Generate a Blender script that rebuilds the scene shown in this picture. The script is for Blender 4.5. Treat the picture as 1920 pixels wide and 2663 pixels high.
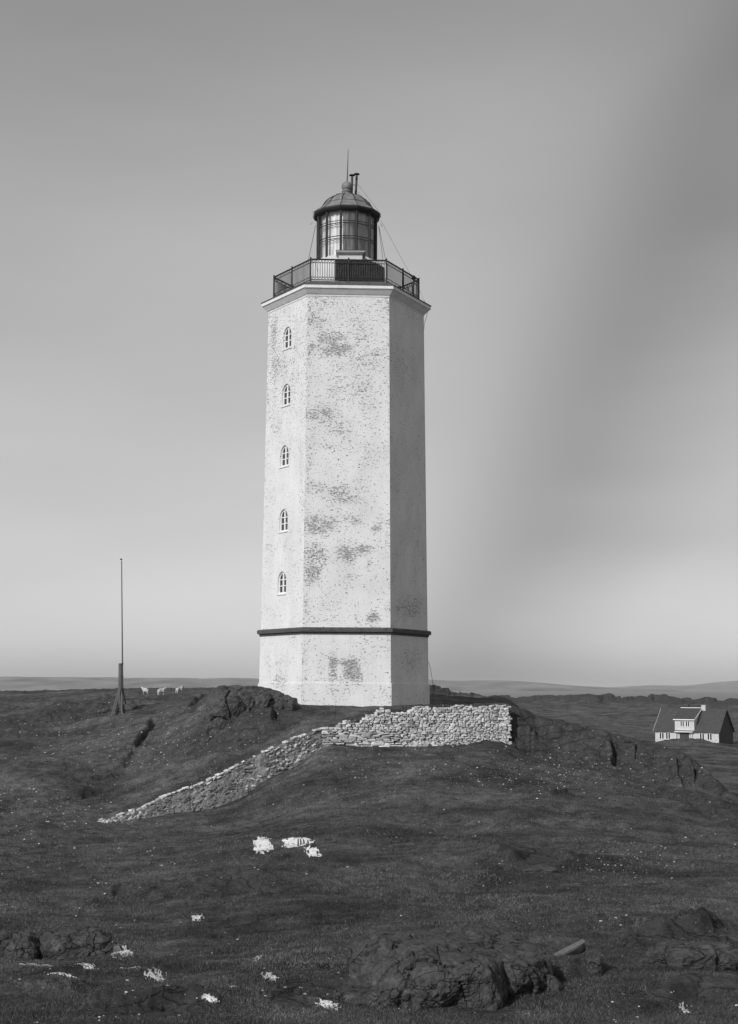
import bpy, math, random
import numpy as np
from mathutils import Matrix, Vector

random.seed(7); rng = np.random.default_rng(7)
for o in list(bpy.data.objects): bpy.data.objects.remove(o, do_unlink=True)
S = bpy.context.scene
COL = S.collection
R = math.radians

# ------------------------------------------------------------------ camera
PITCH, ROLL, F = R(6.9746), R(0.245), 3711.7
cd = bpy.data.cameras.new('camera'); cam = bpy.data.objects.new('camera', cd); COL.objects.link(cam)
cd.sensor_fit = 'VERTICAL'; cd.sensor_height = 36.0; cd.lens = F/2663*36.0
cd.clip_start = 0.1; cd.clip_end = 90000
cam.matrix_world = Matrix.Rotation(math.pi/2+PITCH, 4, 'X') @ Matrix.Rotation(ROLL, 4, 'Z')
S.camera = cam
# ------------------------------------------------------------------ sky
SUN_AZ, SUN_EL = R(35), R(31)                 # 35 deg to the left behind the camera
sdir = Vector((-math.sin(SUN_AZ)*math.cos(SUN_EL), -math.cos(SUN_AZ)*math.cos(SUN_EL), math.sin(SUN_EL)))
W = bpy.data.worlds.new('World'); S.world = W; W.use_nodes = True
nt = W.node_tree; nt.nodes.clear()
sky = nt.nodes.new('ShaderNodeTexSky'); sky.sky_type = 'NISHITA'; sky.sun_disc = False
sky.sun_elevation = SUN_EL; sky.sun_rotation = math.atan2(sdir.x, sdir.y); sky.air_density = 1.0; sky.dust_density = 1.0
bw = nt.nodes.new('ShaderNodeRGBToBW'); nt.links.new(sky.outputs[0], bw.inputs[0])
tc = nt.nodes.new('ShaderNodeTexCoord'); mp = nt.nodes.new('ShaderNodeMapping')
mp.inputs['Rotation'].default_value = (0.0, R(-52), R(10)); mp.inputs['Scale'].default_value = (1.1, 0.8, 5.0)
nz = nt.nodes.new('ShaderNodeTexNoise'); nz.inputs['Scale'].default_value = 1.5; nz.inputs['Detail'].default_value = 5; nz.inputs['Roughness'].default_value = .42
nt.links.new(tc.outputs['Generated'], mp.inputs[0]); nt.links.new(mp.outputs[0], nz.inputs['Vector'])
mr = nt.nodes.new('ShaderNodeMapRange'); mr.inputs['From Min'].default_value = .3; mr.inputs['From Max'].default_value = .7
mr.inputs['To Min'].default_value = .87; mr.inputs['To Max'].default_value = 1.13
nt.links.new(nz.outputs['Fac'], mr.inputs['Value'])
ml = nt.nodes.new('ShaderNodeMath'); ml.operation = 'MULTIPLY'
pw = nt.nodes.new('ShaderNodeMath'); pw.operation = 'POWER'; pw.inputs[1].default_value = .6; nt.links.new(bw.outputs[0], pw.inputs[0])
pg = nt.nodes.new('ShaderNodeMath'); pg.operation = 'MULTIPLY'; pg.inputs[1].default_value = 1.84; nt.links.new(pw.outputs[0], pg.inputs[0])
nt.links.new(pg.outputs[0], ml.inputs[0]); nt.links.new(mr.outputs[0], ml.inputs[1])
bg = nt.nodes.new('ShaderNodeBackground'); bg.inputs['Strength'].default_value = 0.15
# a long darker band multiplied into the sky on the right, edges broken by noise
def wn(ty, op=None, **k):
    x = nt.nodes.new(ty)
    if op: x.operation = op
    return x
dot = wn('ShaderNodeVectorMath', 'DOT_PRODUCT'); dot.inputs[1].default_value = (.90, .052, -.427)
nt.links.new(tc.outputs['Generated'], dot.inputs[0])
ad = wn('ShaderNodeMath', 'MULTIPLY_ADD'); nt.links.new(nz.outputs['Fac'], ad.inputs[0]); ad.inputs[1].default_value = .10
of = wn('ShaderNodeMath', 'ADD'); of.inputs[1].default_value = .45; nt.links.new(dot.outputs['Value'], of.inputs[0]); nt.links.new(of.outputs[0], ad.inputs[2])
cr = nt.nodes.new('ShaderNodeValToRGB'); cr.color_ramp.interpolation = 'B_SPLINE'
DARK_BAND = ((.47, 1.0), (.54, .88), (.59, .58), (.635, .60), (.71, .84), (.9, .92))
while len(cr.color_ramp.elements) < len(DARK_BAND): cr.color_ramp.elements.new(.5)
for e, (pz, vz) in zip(cr.color_ramp.elements, DARK_BAND): e.position = pz; e.color = (vz, vz, vz, 1)
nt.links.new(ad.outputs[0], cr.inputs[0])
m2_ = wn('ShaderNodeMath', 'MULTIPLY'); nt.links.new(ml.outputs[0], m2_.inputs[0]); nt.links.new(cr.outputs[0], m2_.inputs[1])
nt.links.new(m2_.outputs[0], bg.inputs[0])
wo = nt.nodes.new('ShaderNodeOutputWorld'); nt.links.new(bg.outputs[0], wo.inputs[0])
# ------------------------------------------------------------------ sun
ld = bpy.data.lights.new('sun', 'SUN'); ld.energy = 3.6; ld.angle = R(0.5); ld.color = (1, 1, 1)
lo = bpy.data.objects.new('sun', ld); COL.objects.link(lo)
lo.rotation_euler = (-sdir).to_track_quat('-Z', 'Y').to_euler()
S.view_settings.view_transform = 'Standard'; S.view_settings.look = 'None'
S.view_settings.exposure = -0.30; S.view_settings.gamma = 1.0
S.render.engine = 'CYCLES'

# ------------------------------------------------------------------ geometry of the view (for laying out the terrain)
CP, SP, CR, SR = math.cos(PITCH), math.sin(PITCH), math.cos(ROLL), math.sin(ROLL)
def at(u, v, Y):
    """world point at depth Y (metres in front of the viewpoint) seen at (u, v) of the 1920x2663 photo"""
    a = u-960.0; b = 1331.5-v
    X = a*CR - b*SR; Z = a*SR + b*CR
    dy = F*CP - Z*SP; dz = F*SP + Z*CP
    k = Y/dy
    return Vector((X*k, Y, dz*k))

# ------------------------------------------------------------------ numpy noise
def _h(ix, iy, s):
    n = (ix.astype(np.int64)*374761393 + iy.astype(np.int64)*668265263 + s*974634777) & 0xffffffff
    n = ((n ^ (n >> 13))*1274126177) & 0xffffffff
    n = ((n ^ (n >> 16))*2246822519) & 0xffffffff
    return ((n ^ (n >> 15)) & 0xffff)/65535.0*2*np.pi
def pn(x, y, s=0):
    ix = np.floor(x); iy = np.floor(y); fx = x-ix; fy = y-iy
    u = fx*fx*fx*(fx*(fx*6-15)+10); v = fy*fy*fy*(fy*(fy*6-15)+10)
    def g(dx, dy):
        a = _h(ix+dx, iy+dy, s); return np.cos(a)*(fx-dx)+np.sin(a)*(fy-dy)
    return ((g(0, 0)*(1-u)+g(1, 0)*u)*(1-v)+(g(0, 1)*(1-u)+g(1, 1)*u)*v)*1.4
def fbm(x, y, o=4, s=0, r=.5):
    t = 0; a = 1; n = 0
    for i in range(o):
        t = t+a*pn(x*2**i, y*2**i, s+i*17); n += a; a *= r
    return t/n
def ridged(x, y, o=4, s=0, r=.5):
    t = 0; a = 1; n = 0
    for i in range(o):
        t = t+a*(1-np.abs(pn(x*2**i, y*2**i, s+i*31))*1.6); n += a; a *= r
    return t/n
def cells(x, y, s=0):
    ix = np.floor(x); iy = np.floor(y); f1 = np.full(x.shape, 9.); f2 = np.full(x.shape, 9.); v = np.zeros(x.shape); tx = np.zeros(x.shape); ty = np.zeros(x.shape)
    for dx in (-1, 0, 1):
        for dy in (-1, 0, 1):
            a = _h(ix+dx, iy+dy, s)/6.2832; b = _h(ix+dx, iy+dy, s+7)/6.2832; c = _h(ix+dx, iy+dy, s+13)/6.2832
            ex = ix+dx+a-x; ey = iy+dy+b-y; d = np.hypot(ex, ey); m = d < f1
            f2 = np.where(m, f1, np.minimum(f2, d)); f1 = np.where(m, d, f1); v = np.where(m, c, v); tx = np.where(m, -ex*(a-.5), tx); ty = np.where(m, -ey*(b-.5), ty)
    return v, f2-f1, tx+ty
def sst(a, b, x):
    k = np.clip((x-a)/(b-a), 0, 1); return k*k*(3-2*k)

# ------------------------------------------------------------------ terrain: control points (u, v, distance) -> thin plate surfaces
def cp(lst): return [(at(u, v, Y).x/Y, math.log(Y), at(u, v, Y).z/Y) for u, v, Y in lst]
def cz(lst):  # (u, Y, z)
    return [(at(u, 1786, Y).x/Y, math.log(Y), z/Y) for u, Y, z in lst]
BL = [(-400,2190,60),(0,2160,65),(250,2139,67.6),(280,2138,68),(389,2126,69.2),(466,2112,70),(547,2100,70.6),(583,2086,71),(644,2062,71.6),(684,2030,72),(765,1991,73),
      (850,1940,74),(940,1941,74.3),(1028,1941,74.7),(1205,1933,75.7),(1300,1927,76.4),(1330,1936,76.4),(1381,1961,76),(1501,1986,75),(1561,1998,74),(1627,2011,73),
      (1702,2041,71),(1800,2061,68),(1912,2105,62),(2300,2220,47)]
TOP = [(280,2136,68.3),(330,2115,68.9),(373,2104,69.4),(418,2080,69.9),(466,2060,70.4),(518,2043,70.8),(603,2001,71.6),(644,1979,72),(696,1953,72.6),(765,1922,73.5),(817,1904,74.1),
       (858,1893,74.6),(918,1876,74.9),(984,1853,75.2),(1105,1845,75.7),(1205,1841,76.2),(1270,1839,76.6),(1316,1841,77.0),
       (1381,1857,78.2),(1451,1875,79.2),(1551,1896,78.8),(1702,1933,76.5),(1777,1962,74.2),(1852,2016,70.4),(1912,2072,66.0),(2300,2200,51.5)]
S_ = []
for u in (-500, -200, 0, 150):
    for v, Y in ((2800,17.5),(2663,21),(2500,28),(2350,40),(2200,57)):
        S_.append((u, v, Y))
FR = list(BL) + S_
for u in (300, 450, 620, 800, 960, 1150, 1300, 1450, 1600, 1750, 1920, 2150, 2400):
    w_ = max(0, min(1, (900-u)/600))
    for v, Y, Yl in ((2800,17.5,17.5),(2663,20.8,21),(2500,26,28),(2350,36,40),(2200,49,57)):
        FR.append((u, v, Y+(Yl-Y)*w_))
for u, v, Y in ((700,2110,63),(900,2100,60),(900,2010,68),(1150,2100,59),(1150,2010,67),(1400,2100,58),(1400,2030,66),(1650,2130,56),(1900,2160,53)): FR.append((u, v, Y))
BK = S_ + TOP
for u, l in ((-500, ((2150,66),(2060,74),(1960,85),(1890,103),(1845,132),(1800,185))),
             (0, ((2150,66),(2060,74),(1960,85),(1890,103),(1845,132),(1798,185))),
             (150, ((2140,67),(2050,74.5),(1960,84),(1880,101),(1835,132),(1797,185))),
             (300, ((2060,74),(1985,80),(1920,87),(1857,97),(1815,132),(1794,185))),
             (440, ((2010,74.5),(1930,82),(1875,89),(1825,108),(1802,140),(1793,175))),
             (560, ((1985,73),(1930,77),(1895,79.5),(1835,85),(1806,100),(1797,130),(1792,170))),
             (640, ((1960,73.5),(1920,75.8),(1885,77.5),(1815,83),(1798,88),(1794,110),(1793,160))),
             (740, ((1912,74.8),(1880,77),(1822,81.5),(1797,88))),
             (858, ((1868,77),(1833,81))),
             (1000, ((1842,78),(1838,80.5))),
             (1110, ((1842,78),(1833,83),(1832,88),(1810,100),(1800,112))),
             (1240, ((1838,79),(1833,86),(1822,98),(1815,110))),
             (1325, ((1840,80),(1833,90),(1821,110)))):
    for v, Y in l: BK.append((u, v, Y))
BZ = []
for u in (-500, 0, 300, 600): BZ += [(u, 240, -3.5), (u, 340, -10), (u, 480, -20), (u, 900, -34)]
for u, l in ((900, ((140,-1.2),(230,-5),(480,-12),(900,-34))),
             (1150, ((128,-1.4),(170,-4.5),(250,-7),(420,-6),(520,-5.5),(640,-18),(900,-34))),
             (1300, ((128,-3.0),(170,-5.5),(260,-7.3),(400,-6.2),(510,-5.2),(640,-18),(900,-34))),
             (1450, ((86,-2.5),(110,-4.8),(150,-7.3),(210,-9),(300,-9),(410,-7),(510,-5.0),(640,-18),(900,-34))),
             (1600, ((86,-3.4),(110,-5.8),(150,-8.6),(210,-9.6),(300,-9.4),(410,-7.2),(510,-4.9),(640,-18),(900,-34))),
             (1750, ((82,-4.0),(105,-6.8),(150,-9.8),(225,-9.7),(262,-9.75),(320,-9.8),(410,-7.5),(510,-4.9),(640,-18),(900,-34))),
             (1900, ((74,-5.6),(100,-8.2),(150,-10.3),(225,-10.0),(262,-9.9),(320,-9.8),(410,-7.5),(510,-4.9),(640,-18),(900,-34))),
             (2300, ((64,-5.2),(100,-8.2),(150,-10.3),(262,-10),(320,-9.8),(410,-7.5),(510,-4.8),(640,-18),(900,-34)))):
    for Y, z in l: BZ.append((u, Y, z))
AT, AL = 7.0, 1.7
def tps(pts):
    P = np.array(pts); X = np.c_[P[:, 0]*AT, P[:, 1]*AL]; n = len(X)
    d = np.hypot(X[:, None, 0]-X[None, :, 0], X[:, None, 1]-X[None, :, 1])
    K = np.where(d > 0, d*d*np.log(np.maximum(d, 1e-9)), 0)+np.eye(n)*2e-4
    Q = np.c_[np.ones(n), X]
    A = np.block([[K, Q], [Q.T, np.zeros((3, 3))]])
    w = np.linalg.solve(A, np.r_[P[:, 2], 0, 0, 0])
    def f(t, l):
        t = t*AT; l = l*AL; out = w[n]+w[n+1]*t+w[n+2]*l
        for i in range(n):
            d2 = (t-X[i, 0])**2+(l-X[i, 1])**2
            out = out+w[i]*0.5*d2*np.log(np.maximum(d2, 1e-12))
        return out
    return f
fF = tps(cp(FR)); fB = tps(cp(BK)+cz(BZ))
bt = np.array([at(u, v, Y).x/Y for u, v, Y in BL]); bY = np.array([Y for u, v, Y in BL])
WU = [(-400,1.5),(200,1.2),(300,.3),(600,.42),(850,.5),(1000,.45),(1300,.45),(1330,.8),(1381,1.8),(1500,3.6),(1700,5.0),(1900,3.8),(2300,4.5)]
wt = np.array([at(u, 1950, 75).x/75 for u, w in WU]); ww = np.array([w for u, w in WU])
def yline(t): return np.interp(t, bt, bY)
def T(u, v=1950): return at(u, v, 75).x/75

# ledges: polyline (u, v, Y) whose far side is raised by a, dying away over L metres behind it
LEDGES = [
 ([(530,1850,81),(548,1885,77.5),(590,1903,75.4),(650,1913,74.6),(715,1905,75.2),(770,1885,77.0)], .45, .6, 6, .25),
 ([(60,1790,120),(330,1790,118)], .5, .6, 6, .6),
 ([(-50,1830,112),(250,1830,108),(330,1832,104)], .45, .5, 5, .6),
 ([(-60,1858,101),(120,1855,99),(230,1862,96),(290,1860,93)], .5, .6, 4, .6),
 ([(-60,1890,92),(60,1886,92),(200,1893,89)], .4, .4, 3, .6),
 ([(-60,1925,85),(70,1921,84),(130,1917,83)], .35, .25, 3, .3),
 ([(30,1992,72),(110,1997,70),(190,2010,68.5)], .3, .2, 3, .3),
 ([(215,2040,66),(260,2032,66.5),(330,2022,67.5)], .35, .25, 2, .3),
 ([(980,2003,64.5),(1040,1998,65),(1110,2002,64.6)], .18, .15, 1.5, .15),
 ([(1420,2075,56.5),(1455,2065,57.5),(1490,2068,57)], .22, .15, 1.2, .15),
 ([(1290,2160,50),(1330,2155,50.5),(1390,2163,50)], .2, .15, 1.2, .2),
 ([(1650,2030,71),(1750,2075,66),(1830,2105,61),(1900,2140,57)], .4, .35, 2, .3),
 ([(1600,2205,44),(1690,2216,43),(1760,2225,42)], .22, .2, 1.2, .2),
 ([(1300,2270,39.5),(1370,2235,41),(1450,2233,41),(1495,2262,40)], .3, .25, 1.4, .15),
 ([(1270,2262,40),(1340,2225,42.5),(1470,2222,42.5)], .22, .3, 1.5, .2),
 ([(540,2308,37),(620,2293,38.5),(700,2305,38)], .28, .3, 1.5, .4),
 ([(270,2335,35),(330,2318,36),(470,2340,35)], .22, .25, 1.5, .4),
 ([(0,2560,23.4),(120,2575,22.8),(200,2590,22.6)], .2, .2, .8, .2),
 ([(200,2625,21.6),(330,2628,21.5),(490,2610,21.9),(520,2640,21.2)], .28, .2, 1.0, .25),
 ([(1000,2560,23.4),(1080,2590,22.6),(1200,2580,22.8),(1300,2560,23.3),(1365,2500,25)], .22, .6, 3.0, .15),
 ([(1460,2560,23.3),(1530,2545,23.8),(1570,2520,24.6)], .25, .25, 1.2, .2),
 ([(1640,2440,28),(1720,2450,27.5),(1830,2440,28),(1870,2400,30)], .35, .3, 1.6, .3),
 ([(1750,2520,24.6),(1850,2500,25.4)], .25, .25, 1.2, .2),
 ([(1710,2655,20.7),(1745,2600,22.2),(1800,2580,22.8),(1870,2590,22.6),(1925,2640,21.2)], .26, .35, .9, .1),
]
# cracks / trenches: polyline (u, v, Y), depth, half width
CUTS = [
 ([(1597,1908,78.0),(1599,1950,76.5),(1603,1996,74.1)], .6, .16),
 ([(1603,1915,77.6),(1606,1955,76),(1607,1990,74.3)], .5, .13),
 ([(1656,1930,76.8),(1655,1955,75.5),(1657,1985,74)], .35, .08),
 ([(1763,1965,73.6),(1768,1998,72),(1776,2025,70.5),(1788,2052,69)], .35, .09),
 ([(1807,1985,72.4),(1811,2010,71),(1809,2042,69.3)], .4, .06),
 ([(1342,1862,77.6),(1345,1910,77),(1346,1950,76.4)], .3, .06),
 ([(1383,1880,77.6),(1381,1955,76.2)], .3, .06),
 ([(1780,1955,74),(1830,1990,72.8),(1870,2030,69.5),(1912,2075,65)], .5, .3),
 ([(555,1790,120),(500,1835,92),(410,1862,84)], .35, .3),
 ([(540,1838,88),(470,1850,85),(405,1864,83.5),(398,1885,80),(375,1912,77),(357,1945,74)], .5, .28),
 ([(357,1945,74),(330,1990,70),(290,2015,68)], .25, .3),
 ([(330,1845,90),(410,1852,86)], .2, .15),
 ([(1345,1856,78),(1451,1886,79),(1551,1909,78),(1660,1936,76)], .22, .2), ([(1400,1900,78),(1500,1925,77),(1590,1945,76)], .12, .15),
 ([(-20,2112,70),(150,2082,72),(280,2050,75),(420,2012,76),(560,1972,77)], .22, .35), ([(300,2085,72),(420,2050,73),(540,2008,74),(640,1962,75)], .18, .22),
 ([(0,2230,55),(160,2205,58),(330,2180,60)], .15, .3), ([(1460,2095,56),(1600,2150,53),(1760,2210,50),(1920,2230,48)], .16, .3),
 ([(380,2325,40),(560,2300,42),(760,2318,41)], .16, .35), ([(1000,2320,40),(1180,2290,43),(1300,2300,42)], .14, .35),
 ([(700,1845,79),(730,1880,76.5),(745,1895,75.5)], .25, .12),
]
ROCKS = [ # (u, v, Y, ru in m, ry in m, strength, relief)
 (645,1880,79.5,3.0,4.2,1.0,.20),(1450,1940,77,4.2,3.0,.9,.30),(1700,1990,74,4.5,3.5,.6,.25),
 (1160,2500,26,1.7,3.0,.9,.16),(190,2470,28,.8,1.4,.7,.08),(30,2465,28,.5,1.6,.8,.15),
 (1790,2460,27,1.3,2.6,.7,.3),(1530,2530,24.2,.45,1.0,.6,.12),(850,2580,22.8,1.1,1.3,.7,.07),(400,2630,21.6,1.2,1.0,.5,.12),
 (1400,2250,41,.9,1.6,.55,.06),(300,1840,92,2.0,1.6,.9,.25),(120,1840,105,7,12,.6,.25),(870,1832,79.2,.9,.8,.4,.1),
 (1150,1795,113,4,6,1,.7),(1600,1815,500,60,40,1,2.2),(1850,1815,500,40,40,1,2.2),(1400,1817,500,40,40,.9,1.6),(20,2600,22.3,1.5,1,.4,.1),
 (1690,2640,21.2,.9,.6,.4,.1),(80,1795,185,40,12,.9,.35),(450,1792,178,30,12,.8,.3),
]
def seg_sd(X, Y, P):
    """distance to a polyline plus the side (+ = far side) and the run 0..1 along it"""
    best = np.full(X.shape, 1e9); side = np.zeros(X.shape); run = np.zeros(X.shape); n = len(P)-1
    for i in range(n):
        ax, ay = P[i]; bx, by = P[i+1]; dx, dy = bx-ax, by-ay; L2 = dx*dx+dy*dy
        k = np.clip(((X-ax)*dx+(Y-ay)*dy)/L2, 0, 1)
        ex = X-(ax+k*dx); ey = Y-(ay+k*dy); d = np.hypot(ex, ey)
        m = d < best
        cr = dx*(Y-ay)-dy*(X-ax)
        best = np.where(m, d, best); side = np.where(m, np.sign(cr), side); run = np.where(m, (i+k)/n, run)
    return best, side, run
def near(X, Y, P, pad):
    xs = [p[0] for p in P]; ys = [p[1] for p in P]
    return (X > min(xs)-pad) & (X < max(xs)+pad) & (Y > min(ys)-pad) & (Y < max(ys)+pad)
def zbase(X, Y):
    t = X/Y; l = np.log(Y); yl = yline(t); w = np.interp(t, wt, ww); m = sst(0, 1, (Y-yl)/w)
    return (fF(t, l)*(1-m)+fB(t, l)*m)*Y
def onb(p, lim=98):
    u, v, Y0 = p
    if Y0 >= lim: return at(u, v, Y0)
    Y = np.exp(np.linspace(math.log(19), math.log(150), 700)); d = at(u, v, 1.0); b = d.z*Y <= zbase(d.x*Y, Y)
    return at(u, v, float(Y[int(np.argmax(b))])) if b.any() else at(u, v, Y0)
LED = [([(onb(p).x, onb(p).y) for p in l], a, w, L, j) for l, a, w, L, j in LEDGES]
CUT = [([(onb(p).x, onb(p).y) for p in l], d, w) for l, d, w in CUTS]
ROC = [(onb((u, v, Y)).x, onb((u, v, Y)).y, rx, ry, s, h) for u, v, Y, rx, ry, s, h in ROCKS]
TX, TY, TPHI = -1.4391, 85.312, R(2.6715)

def terrain(X, Y):
    """height and rockiness for arrays of X, Y"""
    X = np.asarray(X, float); Y = np.asarray(Y, float)
    r = np.hypot(X, Y); th = np.arctan2(X, Y); thc = np.clip(th, -.42, .42)
    t = np.tan(thc); Yc = r*np.cos(thc)
    Ye = np.clip(Yc, 17, 1000); l = np.log(Ye)
    zF = fF(t, l); zB = fB(t, l)
    yl = yline(t); w = np.interp(t, wt, ww)
    jit = fbm(X*.7, Y*.7, 3, 5)*np.clip(w-.5, 0, 1.2)*.8
    m = sst(0.0, 1.0, (Yc-yl+jit-.03)/w)
    z = (zF*(1-m)+zB*m)*Ye
    face = 4*m*(1-m)
    # the near ground, from under the viewpoint down into the dip
    k = sst(6, 19, r); z = z*k+(1-k)*(-1.62-.16*r)
    far = sst(700, 1000, r); z = z*(1-far)-34*far
    rock = np.zeros(X.shape)
    rock = np.maximum(rock, face*sst(T(1325), T(1350), t)*.9)
    for cx, cy, rx, ry, s, h in ROC:
        q = ((X-cx)/rx)**2+((Y-cy)/ry)**2
        q = q+fbm(X/rx*1.6, Y/ry*1.6, 3, int(abs(cx)*10)+3)*.7
        g = s*(1-sst(.45, 1.25, q)); rock = np.maximum(rock, g)
        if h > 0:
            sc = 1.1/max(.5, h*2.2)
            q_ = np.nonzero(g > .01); xx = X[q_]; yy = Y[q_]; k_ = 1/max(rx, .9)*1.5; wx = .35*fbm(xx*k_, yy*k_, 3, 77); wy = .35*fbm(xx*k_, yy*k_, 3, 79)
            v1_, e1_, t1_ = cells(xx*k_*1.0+wx, yy*k_*.7+wy, 3); v2_, e2_, t2_ = cells(xx*k_*2.7+wx*2, yy*k_*1.9+wy*2, 9)
            z[q_] += g[q_]*h*(-.45+1.0*v1_+1.5*t1_+.30*v2_+.6*t2_-.30*np.exp(-e1_/.07)-.12*np.exp(-e2_/.08)+.22*fbm(xx*k_*4, yy*k_*4, 4, 21))
    for P, a, wd, L, j in LED:
        idx = np.nonzero(near(X, Y, P, L*3+1))
        if len(idx[0]) == 0: continue
        x = X[idx]; y = Y[idx]
        sc = 1.0/max(wd*3, .3)
        x2 = x+j*fbm(x*sc, y*sc, 3, 71); y2 = y+j*fbm(x*sc, y*sc, 3, 83)
        d, sd, run = seg_sd(x2, y2, P)
        d = d*sd
        taper = sst(0, .22, run)*(1-sst(.78, 1, run))
        up = sst(-wd, wd*.3, d)*np.exp(-np.clip(d, 0, None)/L)*(1+.35*fbm(x*sc*.6, y*sc*.6, 3, 99))
        z[idx] = z[idx]+a*up*taper
        rock[idx] = np.maximum(rock[idx], np.clip(np.exp(-(d/wd/1.3)**2)*taper*1.2, 0, 1)*min(1, a*2.2))
    for P, dp, wd in CUT:
        idx = np.nonzero(near(X, Y, P, wd*4+.5))
        if len(idx[0]) == 0: continue
        x = X[idx]; y = Y[idx]; x2 = x+wd*.8*fbm(x*2, y*2, 3, 13)
        d, sd, run = seg_sd(x2, y, P)
        z[idx] = z[idx]-dp*np.exp(-(d/wd)**4)*sst(0, .08, run)*(1-sst(.92, 1, run))*(sst(0, wd*5, d*0+wd*5))
    # general relief, coarser with distance
    pad = sst(6.2, 9, np.hypot(X-TX, Y-TY))
    z = z+(.15*fbm(X*.33, Y*.40, 3, 11)+.42*fbm(X*.11+3, Y*.19, 3, 12)*sst(24, 34, r)*(1-sst(62, 72, r)))*sst(8, 16, r)*(1-face)*pad
    z = z+(.045+.0006*np.clip(r, 0, 200))*fbm(X*1.3, Y*1.3, 4, 23)
    midf = sst(84, 105, r)
    z = z+midf*.28*fbm(X*.13, Y*.2, 4, 31, .55)
    z = z+sst(150, 260, r)*(1-sst(640, 760, r))*1.1*(fbm(X*.03, Y*.03, 5, 37, .55))
    shore = sst(380, 470, r)*(1-sst(540, 640, r))*sst(.0, .05, t)
    z = z+shore*2.6*np.clip(fbm(X*.035, Y*.02, 5, 53, .42)+.05, -.1, 1)
    rock = np.maximum(rock, shore*.8*sst(-.1, .3, fbm(X*.05, Y*.02, 5, 53, .6)))
    terr = sst(88, 100, r)*(1-sst(125, 160, r))*(1-sst(T(300), T(420), t))
    for hu, hY, hr, hh_ in ((1806,247,2.6,.75),(1745,248,2.2,.3),(1835,246,3.0,.25),(1745,250,3.5,.25),(1720,243,5,.3),(1870,240,6,.5)):
        z = z+hh_*np.exp(-(((X-at(hu,1925,hY).x)/hr)**2+((Y-hY)/5.)**2))
    z = z+terr*.95*(ridged(X*.12+Y*.05, Y*.45, 4, 61)-.6)
    # pavement-flat pad under the tower
    dt = np.hypot(X-TX, Y-TY)
    return z, np.clip(rock, 0, 1)

# ------------------------------------------------------------------ object helpers
def tag(o, label=None, cat=None, group=None, kind=None):
    if label: o['label'] = label
    if cat: o['category'] = cat
    if group: o['group'] = group
    if kind: o['kind'] = kind
    return o
def raw(name, V, Fc, mat, parent=None, smooth=False, loc=None):
    me = bpy.data.meshes.new(name); me.from_pydata([tuple(v) for v in V], [], Fc); me.materials.append(mat)
    if smooth: me.polygons.foreach_set('use_smooth', [True]*len(me.polygons))
    me.update(); o = bpy.data.objects.new(name, me); COL.objects.link(o)
    if parent: o.parent = parent
    if loc is not None: o.location = loc
    return o
def bulk(name, V, Q, mat, attrs=None, smooth=True):
    V = np.asarray(V, np.float32); Q = np.asarray(Q, np.int32); k = Q.shape[1]
    me = bpy.data.meshes.new(name); me.vertices.add(len(V)); me.vertices.foreach_set('co', V.ravel())
    me.loops.add(Q.size); me.loops.foreach_set('vertex_index', Q.ravel())
    me.polygons.add(len(Q)); me.polygons.foreach_set('loop_start', np.arange(0, Q.size, k, dtype=np.int32))
    me.polygons.foreach_set('loop_total', np.full(len(Q), k, np.int32))
    me.polygons.foreach_set('use_smooth', np.full(len(Q), smooth))
    me.update(calc_edges=True); me.validate()
    for n, a in (attrs or {}).items():
        t = me.attributes.new(n, 'FLOAT', 'POINT'); t.data.foreach_set('value', np.asarray(a, np.float32))
    me.materials.append(mat); o = bpy.data.objects.new(name, me); COL.objects.link(o); return o
def empty(name, loc=(0, 0, 0), rz=0):
    o = bpy.data.objects.new(name, None); o.empty_display_size = .3; COL.objects.link(o); o.location = loc; o.rotation_euler = (0, 0, rz); return o
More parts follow.
